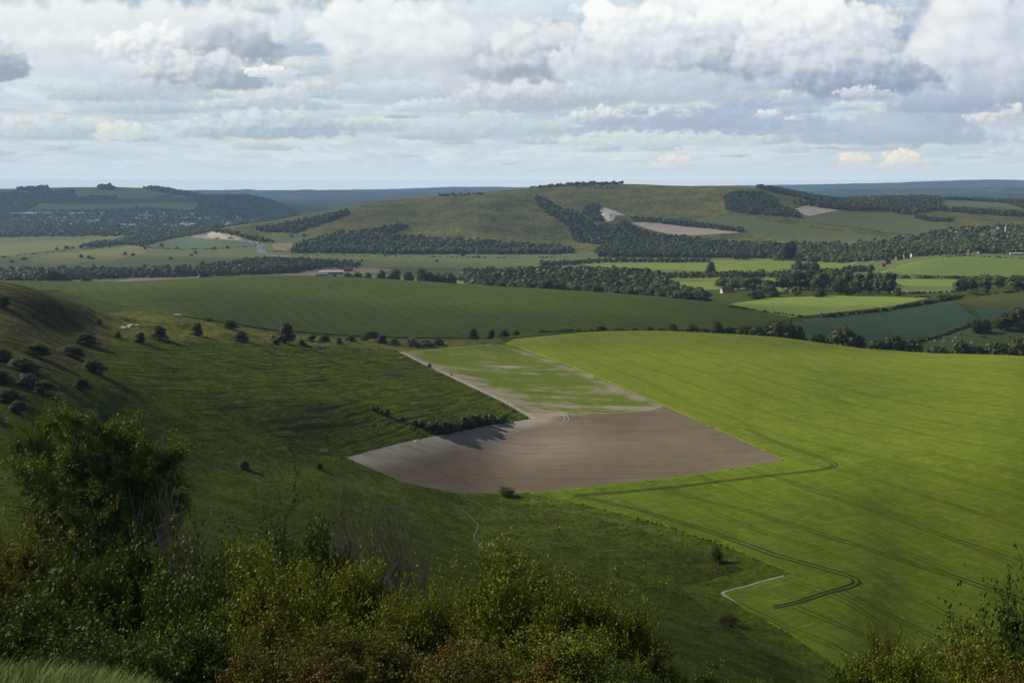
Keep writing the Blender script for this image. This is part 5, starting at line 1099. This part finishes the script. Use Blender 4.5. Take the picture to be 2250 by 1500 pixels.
# ---------------------------------------------------------------- poles and fences
def pole(px, base, top, lab, d0, d1, arm=True):
    x, y, z = ray1(px, base, d0, d1); X, Y, Zd = pix_dir(px, top); hh = CAMH + math.hypot(x, y) * Zd / math.hypot(X, Y) - z
    e = empty('telegraph_pole', (x, y, z)); v, f = lathe([(.2, -.4), (.13, hh)], 6); poly_obj('pole', v, f, 'grey_wood', e)
    v, f = boxv(-1.1, 1.1, -.08, .08, hh - .9, hh - .7); poly_obj('crossarm', v, f, 'grey_wood', e); tag(e, lab, 'pole', 'telegraph poles in the valley'); return x, y, z + hh - .7
pa = pole(1697, 690, 664, 'thin wooden pole standing in the bright valley field', 1200, 1500); pb = pole(1927, 699, 680, 'thin wooden pole in the dark crop field', 1060, 1560); pc = pole(1490, 672, 640, 'thin wooden pole in front of the middle wood', 1200, 1620)
def wire(a, b_, lab):
    ts = np.linspace(0, 1, 14); pts = [(a[0] + (b_[0] - a[0]) * t_, a[1] + (b_[1] - a[1]) * t_, a[2] + (b_[2] - a[2]) * t_ - 6 * t_ * (1 - t_)) for t_ in ts]
    v, f = tube(pts, [.05] * 14, 3); o = poly_obj('overhead_wire', v, f, 'wire'); tag(o, lab, 'wire')
wire(pc, pa, 'sagging overhead wire from the wood to the pole in the bright field'); wire(pa, pb, 'sagging overhead wire between the two field poles')
def fence(pts, d0, d1, sp, lab, n=90):
    L_ = pline(pts, d0, d1, 8); seg = np.hypot(*np.diff(L_, axis=0).T); cum = np.concatenate([[0], np.cumsum(seg)]); s = np.arange(0, cum[-1], max(sp, cum[-1] / n)); x = np.interp(s, cum, L_[:, 0]); y = np.interp(s, cum, L_[:, 1]); z = hgt(x, y)
    e = empty('wire_fence', (float(x[0]), float(y[0]), float(z[0]))); rg = random.Random(4)
    bv, bf = boxv(-.07, .07, -.07, .07, -.3, 1.2); me = None
    for a, b2, c_ in zip(x, y, z):
        if me is None: o = poly_obj('post', bv, bf, 'old_post', e); me = o.data
        else: o = bpy.data.objects.new('post', me); C.objects.link(o); o.parent = e
        o.location = (a - x[0], b2 - y[0], c_ - z[0]); o.rotation_euler = (rg.uniform(-.08, .08), rg.uniform(-.08, .08), rg.uniform(0, 1.5))
    V = []; 
    for hh in (.35, .7, 1.08): V.append(tube(np.stack([x - x[0], y - y[0], z - z[0] + hh], 1), [.012] * len(x), 3))
    v, f = cat_mesh(V); poly_obj('wire', v, f, 'wire', e); tag(e, lab, 'fence')
fence([(270,752),(450,752),(600,757),(750,762),(872,772)], 500, 900, 4, 'post and wire fence along the top of the terraced slope')
fence([(882,776),(930,803),(1000,836),(1100,883),(1164,917)], 560, 920, 4, 'post and wire fence between the slope and the young crop')
fence([(1165,1092),(1250,1124),(1330,1142),(1420,1163),(1500,1195),(1560,1218),(1620,1245)], 340, 520, 3, 'post and wire fence above the barley margin')
fence([(1500,1290),(1560,1345),(1610,1378),(1660,1412),(1760,1462),(1850,1505)], 220, 420, 3, 'post and wire fence running down beside the hawthorn')
x, y, z = ray1(711, 993, 300, 560); e = empty('field_gate', (x, y, z), .5)
for sx in (-1.7, 1.7): part('post', boxv(sx - .1, sx + .1, -.1, .1, -.2, 1.5), 'grey_wood', e)
for k, zz in enumerate((.3, .6, .9, 1.2)): part('rail', boxv(-1.6, 1.6, -.03, .03, zz, zz + .08), 'white_wall', e)
tag(e, 'weathered pale field gate at the bottom of the terraced slope', 'gate')
# ---------------------------------------------------------------- cattle: one continuous skin per animal
def cow_mesh(m, graze):
    me = bpy.data.meshes.new('cow'); hz_ = .55 if graze else 1.45
    V = [(-.75,0,1.15),(-.3,0,1.12),(.25,0,1.1),(.75,0,1.15),(1.08,0,1.2 if not graze else 1.0),(1.38,0,hz_+.1),(1.72,0,hz_-.1),
         (-.85,.2,.85),(-.80,.22,.5),(-.84,.22,.05),(-.85,-.2,.85),(-.80,-.22,.5),(-.84,-.22,.05),(.7,.2,.8),(.72,.2,.45),(.7,.2,.05),(.7,-.2,.8),(.72,-.2,.45),(.7,-.2,.05),(-.98,0,1.1),(-1.04,0,.55)]
    E = [(0,1),(1,2),(2,3),(3,4),(4,5),(5,6),(0,7),(7,8),(8,9),(0,10),(10,11),(11,12),(3,13),(13,14),(14,15),(3,16),(16,17),(17,18),(0,19),(19,20)]
    Rr = [.36,.42,.43,.36,.22,.18,.11,.18,.09,.06,.18,.09,.06,.14,.08,.06,.14,.08,.06,.06,.03]
    me.from_pydata(V, E, []); o = bpy.data.objects.new('cow', me); C.objects.link(o); md = o.modifiers.new('s', 'SKIN')
    for i, r in enumerate(Rr): me.skin_vertices[0].data[i].radius = (r, r); me.skin_vertices[0].data[i].use_root = (i == 1)
    o.modifiers.new('u', 'SUBSURF').levels = 1; dg = bpy.context.evaluated_depsgraph_get(); m2 = bpy.data.meshes.new_from_object(o.evaluated_get(dg)); m2.materials.clear(); m2.materials.append(MATS[m]); bpy.data.objects.remove(o); return m2
COW = {k: [cow_mesh('cow_' + k, g) for g in (True, False)] for k in ('white', 'black', 'brown')}
rng = np.random.default_rng(3); cc_ = {}
for px, py, k in [(2037,748,'white'),(2053,750,'white'),(2074,743,'white'),(2074,752,'white'),(2083,747,'black'),(2093,751,'white'),(2100,744,'white'),(2115,749,'white'),(2112,736,'black'),(2122,734,'brown'),(2135,755,'white'),(2141,748,'brown'),(2158,741,'black'),(2163,742,'black'),(2150,726,'black'),(2153,727,'brown'),(2196,734,'white'),(2214,724,'white'),(2219,741,'black'),(2217,759,'white'),(2206,726,'white')]:
    x, y, z = ray1(px, py, 1040, 1300); o = bpy.data.objects.new('cow', COW[k][int(rng.integers(0, 2))]); C.objects.link(o); o.location = (x, y, z - .02); o.rotation_euler = (0, 0, rng.uniform(0, 6.28)); o.scale = (1.2,) * 3; cc_.setdefault(k, []).append((px, o))
for k, l in cc_.items():
    for i, (px, o) in enumerate(sorted(l, key=lambda q: q[0])): tag(o, f'{k} cow grazing the dark pasture, {ordinal(i + 1)} {k} one from the left', 'cow', 'cows in the pasture')
# ---------------------------------------------------------------- near shrubs and trees: real branches and leaves
leaf_mat('haw_leaf', (.055, .110, .005), (.25, .28, .018), (.24, .150, .026), rnd=.15, transl=.22, rough=.6, spec=.15, freq=.8)
leaf_mat('haw_rust_leaf', (.065, .09, .008), (.22, .20, .024), (.22, .095, .03), rnd=.15, transl=.22, rough=.6, spec=.15, freq=1.1)
leaf_mat('elder_leaf', (.036, .072, .005), (.12, .175, .018), rnd=.15, transl=.15, rough=.65, spec=.12)
leaf_mat('ash_leaf', (.085, .15, .010), (.21, .29, .024), rnd=.1, transl=.22, rough=.6, spec=.12)
leaf_mat('dark_leaf', (.022, .042, .006), (.055, .085, .014), rnd=.1, transl=.15, rough=.65, spec=.12)
def shrub(seed, Hh, W, stems, lv, nleaf, ls, matn, up=.55, spire=.15, leafy=1.0, clear=.0, twigr=1.0, trunk=None):
    rng = np.random.default_rng(seed); tubes, tips = [], []
    def grow(p, d, L, r, lev):
        n = 4; pts = [p]; dd = d.copy()
        for i in range(n):
            dd = dd + rng.normal(size=3) * .16 + np.array([0, 0, .07 * up]); dd /= np.linalg.norm(dd); pts.append(pts[-1] + dd * L / n)
        rr = np.linspace(r, r * .45, n + 1); tubes.append((lev, pts, rr))
        if lev >= lv: tips.append((np.array(pts), dd)); return
        k = rng.integers(5, 8) if lev else rng.integers(6, 9)
        for j in range(k):
            t_ = rng.uniform(.25 if lev else .2 + clear, 1.0); q = t_ * n; i = min(int(q), n - 1); pp = pts[i] + (pts[i + 1] - pts[i]) * (q - i)
            s = rng.normal(size=3); s[2] = s[2] * .5 + .2 * up; s /= np.linalg.norm(s); nd = dd * .55 + s * .85; nd /= np.linalg.norm(nd)
            if pp[2] + nd[2] * L * .5 < .1 * Hh and lev > 0: nd[2] = abs(nd[2])
            f_ = rng.uniform(.42, .68) * (1.0 if rng.random() > spire else 1.35)
            grow(pp, nd, L * f_, r * .5, lev + 1)
    for s in range(stems):
        a = 2 * math.pi * (s + rng.uniform(-.3, .3)) / stems; sp = rng.uniform(.15, 1.0) * W / Hh * .62 if stems > 1 else .05
        d = np.array([math.cos(a) * sp, math.sin(a) * sp, 1.0]); d /= np.linalg.norm(d); r0 = trunk or .035 * Hh / 4
        grow(np.array([math.cos(a) * .12 * W * .3, math.sin(a) * .12 * W * .3, -.3]), d, Hh * rng.uniform(.62, .80), r0, 0)
    ps = []
    for lev, pts, rr in tubes: ps.append(tube(pts if lev < lv else pts[::2], (np.maximum(rr, .006 * twigr) * (1 if lev < lv else 1.0))[:: (1 if lev < lv else 2)], 5 if lev == 0 else 3))
    bv, bf = cat_mesh(ps)
    m = len(tips); per = max(1, int(nleaf / m)); P = np.array([t_[0] for t_ in tips]); q = rng.uniform(0, 3.999, (m, per)); i = q.astype(int); fr = (q - i)[..., None]
    ar = np.arange(m)[:, None]; cen = P[ar, i] * (1 - fr) + P[ar, i + 1] * fr + rng.normal(size=(m, per, 3)) * ls * 1.1
    keep = rng.random(m) < leafy; cen = cen[keep]; tint = np.clip(rng.uniform(0, .55, (m, 1)) + rng.uniform(-.2, .3, (m, per)) + (q / 4) * .35, 0, 1)[keep]
    cen = cen.reshape(-1, 3); nor = rng.normal(size=cen.shape); nor[:, 2] = np.abs(nor[:, 2]) + .35
    lvv, lf = quads(cen, nor, ls * rng.uniform(.6, 1.3, len(cen)), rng, .75)
    top = max(lvv[:, 2].max() if len(lvv) else 0, bv[:, 2].max()); wid = np.percentile(np.hypot(lvv[:, 0], lvv[:, 1]), 97) * 2 if len(lvv) else W
    S = np.array([1 / wid, 1 / wid, 1 / top]); return me_only('foliage', lvv * S, lf, matn, np.repeat(tint.ravel(), 4)), me_only('branches', bv * S, bf, 'twig' if matn is None or leafy < .6 else 'bark'), wid, top
SH = {
 'haw': [shrub(31, 4.5, 5.0, 7, 3, 50000, .095, 'haw_leaf', spire=.3), shrub(32, 4.5, 5.0, 8, 3, 50000, .095, 'haw_leaf', spire=.35), shrub(33, 4.0, 5.5, 9, 3, 54000, .092, 'haw_leaf', spire=.2)],
 'rust': [shrub(34, 4.2, 5.2, 8, 3, 50000, .090, 'haw_rust_leaf', spire=.2), shrub(35, 4.2, 5.2, 8, 3, 50000, .090, 'haw_rust_leaf', spire=.3)],
 'elder': [shrub(36, 4.5, 5.0, 8, 3, 42000, .125, 'elder_leaf', spire=.2), shrub(37, 4.5, 5.0, 7, 3, 42000, .125, 'elder_leaf', spire=.3)],
 'dark': [shrub(38, 6, 5.0, 6, 3, 46000, .12, 'dark_leaf', spire=.2)],
 'bare': [shrub(39, 6, 5.5, 9, 3, 9000, .06, 'haw_leaf', up=1.0, spire=.4, leafy=.35, twigr=1.9), shrub(40, 6, 5.0, 8, 3, 5000, .06, 'elder_leaf', up=1.1, spire=.4, leafy=.25, twigr=1.9)],
 'ash': [shrub(41, 16, 16, 5, 3, 120000, .26, 'ash_leaf', up=.8, spire=.1, clear=.12, trunk=.34), shrub(42, 12, 11, 4, 3, 70000, .24, 'ash_leaf', up=.8, spire=.1, clear=.1, trunk=.22)],
}
SNAME = {'haw': ('hawthorn_bush', 'bush'), 'rust': ('hawthorn_bush', 'bush'), 'elder': ('elder_bush', 'bush'), 'dark': ('bush', 'bush'), 'bare': ('bare_shrub', 'shrub'), 'ash': ('ash_tree', 'tree')}
def near(kind, v, px, top, wpx, d, label, rz=0., group=None):
    x, y, z = at_px(px, top, d=d)
    for _ in range(3):
        qx = float(to_pix(x, y, z + 2)[0]); a = math.atan2(x, y) + (px - qx) / FPX; x, y = math.sin(a) * d, math.cos(a) * d; z = float(hgt(x, y))
    X, Y, Zd = pix_dir(px, top); hh = CAMH + d * Zd / math.hypot(X, Y) - z; W = wpx / FPX * d
    fm, bm, wid, tp = SH[kind][v % len(SH[kind])]; e = empty(SNAME[kind][0], (x, y, z), rz); e.scale = (W, W, hh)
    for nm, me in (('foliage', fm), ('branches', bm)): o = bpy.data.objects.new(nm, me); C.objects.link(o); o.parent = e
    tag(e, label, SNAME[kind][1], group)
FG = [
 ('ash',0,240,842,325,128,'large light green ash tree standing at the left with dark forked trunks',.4),
 ('ash',1,88,868,125,150,'smaller ash tree behind the left edge of the large one',1.7),
 ('dark',0,640,985,150,96,'dark conical leafy tree in front of the ploughed field corner',.5),
 ('bare',0,845,1012,250,74,'bare grey twigged shrub reaching up against the ploughed field',.9),
 ('bare',1,760,1075,190,62,'smaller bare grey shrub left of the large bare one',2.1),
 ('bare',1,380,1035,210,60,'upright dead twigged shrub in front of the ash trunks',.2),
 ('elder',0,690,1095,190,56,'dark leafy bush below the conical tree',.7),
 ('elder',1,530,1100,210,52,'dark green bush under the bare twigs',2.2),
 ('rust',0,60,1052,360,44,'reddish brown and yellow hawthorn at the left edge',.3),
 ('haw',1,-20,1052,200,50,'yellow tipped hawthorn on the far left edge',1.3),
 ('elder',0,290,1135,320,42,'dark green bush right of the reddish hawthorn',2.9),
 ('elder',1,470,1125,350,38,'wide dark bush in the lower left',.1),
 ('elder',0,60,1260,340,32,'shaded dark bush low at the left edge',1.1),
 ('haw',0,620,1150,350,36,'green hawthorn with spiky top left of centre',.8),
 ('haw',2,800,1158,340,33,'dense green hawthorn at lower centre left',2.4),
 ('haw',1,925,1215,280,29,'green hawthorn falling away at lower centre',3.3),
 ('haw',0,1130,1155,350,29,'tall hawthorn with yellowish leaf spires at lower centre',.2),
 ('haw',1,1290,1195,350,27,'hawthorn with warm yellow shoots right of lower centre',1.9),
 ('haw',2,1400,1290,200,26,'outer hawthorn sprays at the right of the central thicket',2.7),
 ('elder',1,240,1300,330,28,'dark glossy bush at the lower left',2.0),
 ('elder',0,410,1330,300,25,'dark bush above the near grass',.6),
 ('rust',1,560,1352,330,23,'brownish hawthorn at the bottom left of centre',1.2),
 ('rust',0,760,1332,380,22,'rusty leaved hawthorn at the bottom centre',2.6),
 ('rust',1,990,1350,360,21,'reddish hawthorn at the bottom right of centre',.4),
 ('haw',2,1230,1372,380,21,'yellow green hawthorn along the bottom edge',1.5),
 ('elder',1,1390,1420,200,20,'dark corner of the thicket at the bottom edge',.9),
 ('elder',0,1535,1448,170,52,'low dark bush on the slope at the bottom',.3),
 ('haw',0,1640,1478,150,30,'tip of a yellow hawthorn at the bottom edge',2.2),
 ('dark',0,2262,1085,200,30,'tall dark glossy bush at the right edge',.8),
 ('elder',1,2170,1235,220,27,'dark ash leaved bush right of the barley corner',1.8),
 ('haw',1,2130,1330,300,24,'yellow green hawthorn in the lower right corner',.6),
 ('haw',2,2010,1375,260,22,'rounded green hawthorn at the lower right',2.8),
 ('haw',0,1940,1325,90,25,'slender yellow hawthorn shoot rising at the lower right',1.0),
 ('elder',0,1900,1428,150,22,'small dark bush at the left of the right thicket',3.0),
 ('rust',0,2220,1400,240,19,'warm brown hawthorn at the bottom right edge',.1),
]
for k, v, px, top, wp, d, lab, rz in FG: near(k, v, px, top, wp, d, lab, rz)
for k, v, px, top, wp, d, lab in [('haw',0,1113,1066,40,486,'brownish hawthorn at the corner of the ploughed field and the barley'),('haw',1,1574,1190,32,392,'small leafy bush beside the rough barley margin'),('rust',0,1598,1342,58,318,'round dark hawthorn by the fence below the chalk corner')]: near(k, v, px, top, wp, d, lab, 1.)
# ---------------------------------------------------------------- near grass at the photographer's feet
def grass_patch():
    rng = np.random.default_rng(12); n = 26000; az = rng.uniform(R(-27), R(-12), n); d = rng.uniform(5.5, 15, n) ; x, y = np.sin(az) * d, np.cos(az) * d; z = hgt(x, y)
    L = rng.uniform(.14, .42, n) * (1 + .5 * fbm(x, y, 2, 4)); lean = rng.uniform(.2, .8, n); dirn = .5 + fbm(x * .6, y * .6, 2, 8) * 2 + rng.normal(0, .5, n); w_ = rng.uniform(.005, .010, n)
    dx, dy = np.cos(dirn), np.sin(dirn); V = np.empty((n, 7, 3)); px_, py_ = -dy, dx
    for i, t_ in enumerate((0, .35, .7)):
        ww = w_ * (1, .85, .5)[i]; bx = x + dx * lean * L * t_ ** 2 * .8; by = y + dy * lean * L * t_ ** 2 * .8; bz = z + L * t_ * (1 - .3 * lean * t_) - .02
        V[:, i * 2] = np.stack([bx - px_ * ww, by - py_ * ww, bz], 1); V[:, i * 2 + 1] = np.stack([bx + px_ * ww, by + py_ * ww, bz], 1)
    V[:, 6] = np.stack([x + dx * lean * L * .8, y + dy * lean * L * .8, z + L * (1 - .3 * lean)], 1)
    o = np.arange(n)[:, None] * 7; F = np.concatenate([o + np.array([a]) for a in ((0, 1, 3, 2), (2, 3, 5, 4))]); tri = o + np.array([[4, 5, 6, 6]])
    F = np.concatenate([F, tri]).astype(int)
    me = bpy.data.meshes.new('grass'); q = F[:2 * n]; t3 = tri[:, :3]
    me.vertices.add(7 * n); me.vertices.foreach_set('co', V.reshape(-1, 3).astype(np.float32).ravel()); me.loops.add(8 * n + 3 * n); me.loops.foreach_set('vertex_index', np.concatenate([q.ravel(), t3.ravel()]).astype(np.int32))
    me.polygons.add(3 * n); me.polygons.foreach_set('loop_start', np.concatenate([np.arange(0, 8 * n, 4), 8 * n + np.arange(0, 3 * n, 3)]).astype(np.int32))
    me.update(calc_edges=True); me.materials.append(MATS['grass_blade']); at = me.attributes.new('tint', 'FLOAT', 'POINT'); at.data.foreach_set('value', np.repeat(rng.uniform(0, 1, n), 7).astype(np.float32))
    ob = bpy.data.objects.new('grass', me); C.objects.link(ob); tag(ob, 'long bright grass tufts at the bottom left corner', 'grass', kind='stuff')
leaf_mat('grass_blade', (.07, .13, .008), (.15, .21, .02), rnd=0, transl=.22)
grass_patch()
# ---------------------------------------------------------------- unseen clouds added overhead to throw the cloud shadows (target on the ground, half sizes)
m, t = mat('cloud'); b = NB(t)
tc = b.n('ShaderNodeTexCoord'); at = b.n('ShaderNodeAttribute', attribute_name='cover')
n1 = b.noise(tc.outputs['Object'], .0035, 6, .6)
al = b.math('MULTIPLY', b.ramp(b.math('ADD', at.outputs['Fac'], b.math('MULTIPLY', b.math('SUBTRACT', n1, .5), .9)), [(.18, 0.), (.62, 1.)]), 1.0)
oi = b.n('ShaderNodeObjectInfo')
al = b.math('MULTIPLY', al, b.sep(oi.outputs['Color'])[0])
df = b.n('ShaderNodeBsdfDiffuse'); df.inputs[0].default_value = (.9, .9, .92, 1); tl = b.n('ShaderNodeBsdfTranslucent'); tl.inputs[0].default_value = (.8, .82, .86, 1)
m1 = b.n('ShaderNodeMixShader'); m1.inputs[0].default_value = .12; b.l(df.outputs[0], m1.inputs[1]); b.l(tl.outputs[0], m1.inputs[2])
tr = b.n('ShaderNodeBsdfTransparent'); m2 = b.n('ShaderNodeMixShader'); b.l(al, m2.inputs[0]); b.l(tr.outputs[0], m2.inputs[1]); b.l(m1.outputs[0], m2.inputs[2])
o_ = b.n('ShaderNodeOutputMaterial'); b.l(m2.outputs[0], o_.inputs[0])
CZ = 1500.0
def cloud(tx, ty, rx, ry, rot, op, label, alt=CZ):
    g = float(hgt(tx, ty)); k = (alt - g) / SDIR.z; cx, cy = tx + SDIR.x * k, ty + SDIR.y * k
    n1, n2 = 40, 14; V, F, A = [], [], []
    for j in range(n2 + 1):
        ph = math.pi * j / n2
        for i in range(n1):
            th = 2 * math.pi * i / n1; s = math.sin(ph); V.append((math.cos(th) * s * rx, math.sin(th) * s * ry, math.cos(ph) * (220 if math.cos(ph) > 0 else 60))); A.append(1 - s ** 2 * 1.0)
    V = np.array(V); V[:, 2] += fbm(V[:, 0] / 160, V[:, 1] / 160, 4, 4) * 60 * (1 - np.hypot(V[:, 0] / rx, V[:, 1] / ry) ** 2).clip(0, 1)
    for j in range(n2):
        for i in range(n1): F.append((j * n1 + i, j * n1 + (i + 1) % n1, (j + 1) * n1 + (i + 1) % n1, (j + 1) * n1 + i))
    o = mesh_obj('cloud', V, np.array(F), 'cloud', attrs={'cover': A}); o.location = (cx, cy, alt); o.rotation_euler = (0, 0, rot); o.color = (op, op, op, 1); o['kind'] = 'stuff'; o['label'] = label
cloud(330, 200, 430, 300, -.3, .42, 'unseen cloud added to shade the near part of the barley')
cloud(-140, 150, 420, 330, 0, .16, 'unseen cloud added to shade the near thicket')
cloud(-340, 460, 300, 260, 0, .14, 'unseen cloud added to shade the left coombe')
cloud(-40, 1060, 640, 170, .05, .32, 'unseen cloud added to shade the lower wheat hill')
cloud(520, 1230, 420, 190, -.1, .34, 'unseen cloud added to shade the dark crop field')
cloud(500, 3700, 1500, 500, 0, .08, 'unseen cloud added to shade the right of the big down')
cloud(-500, 3600, 420, 260, .3, .16, 'unseen cloud added to shade a fold of the big down')
cloud(-1900, 6300, 2600, 1300, 0, .30, 'unseen cloud added to shade the far town')
cloud(-900, 2500, 900, 420, 0, .28, 'unseen cloud added to shade the left tree belt')
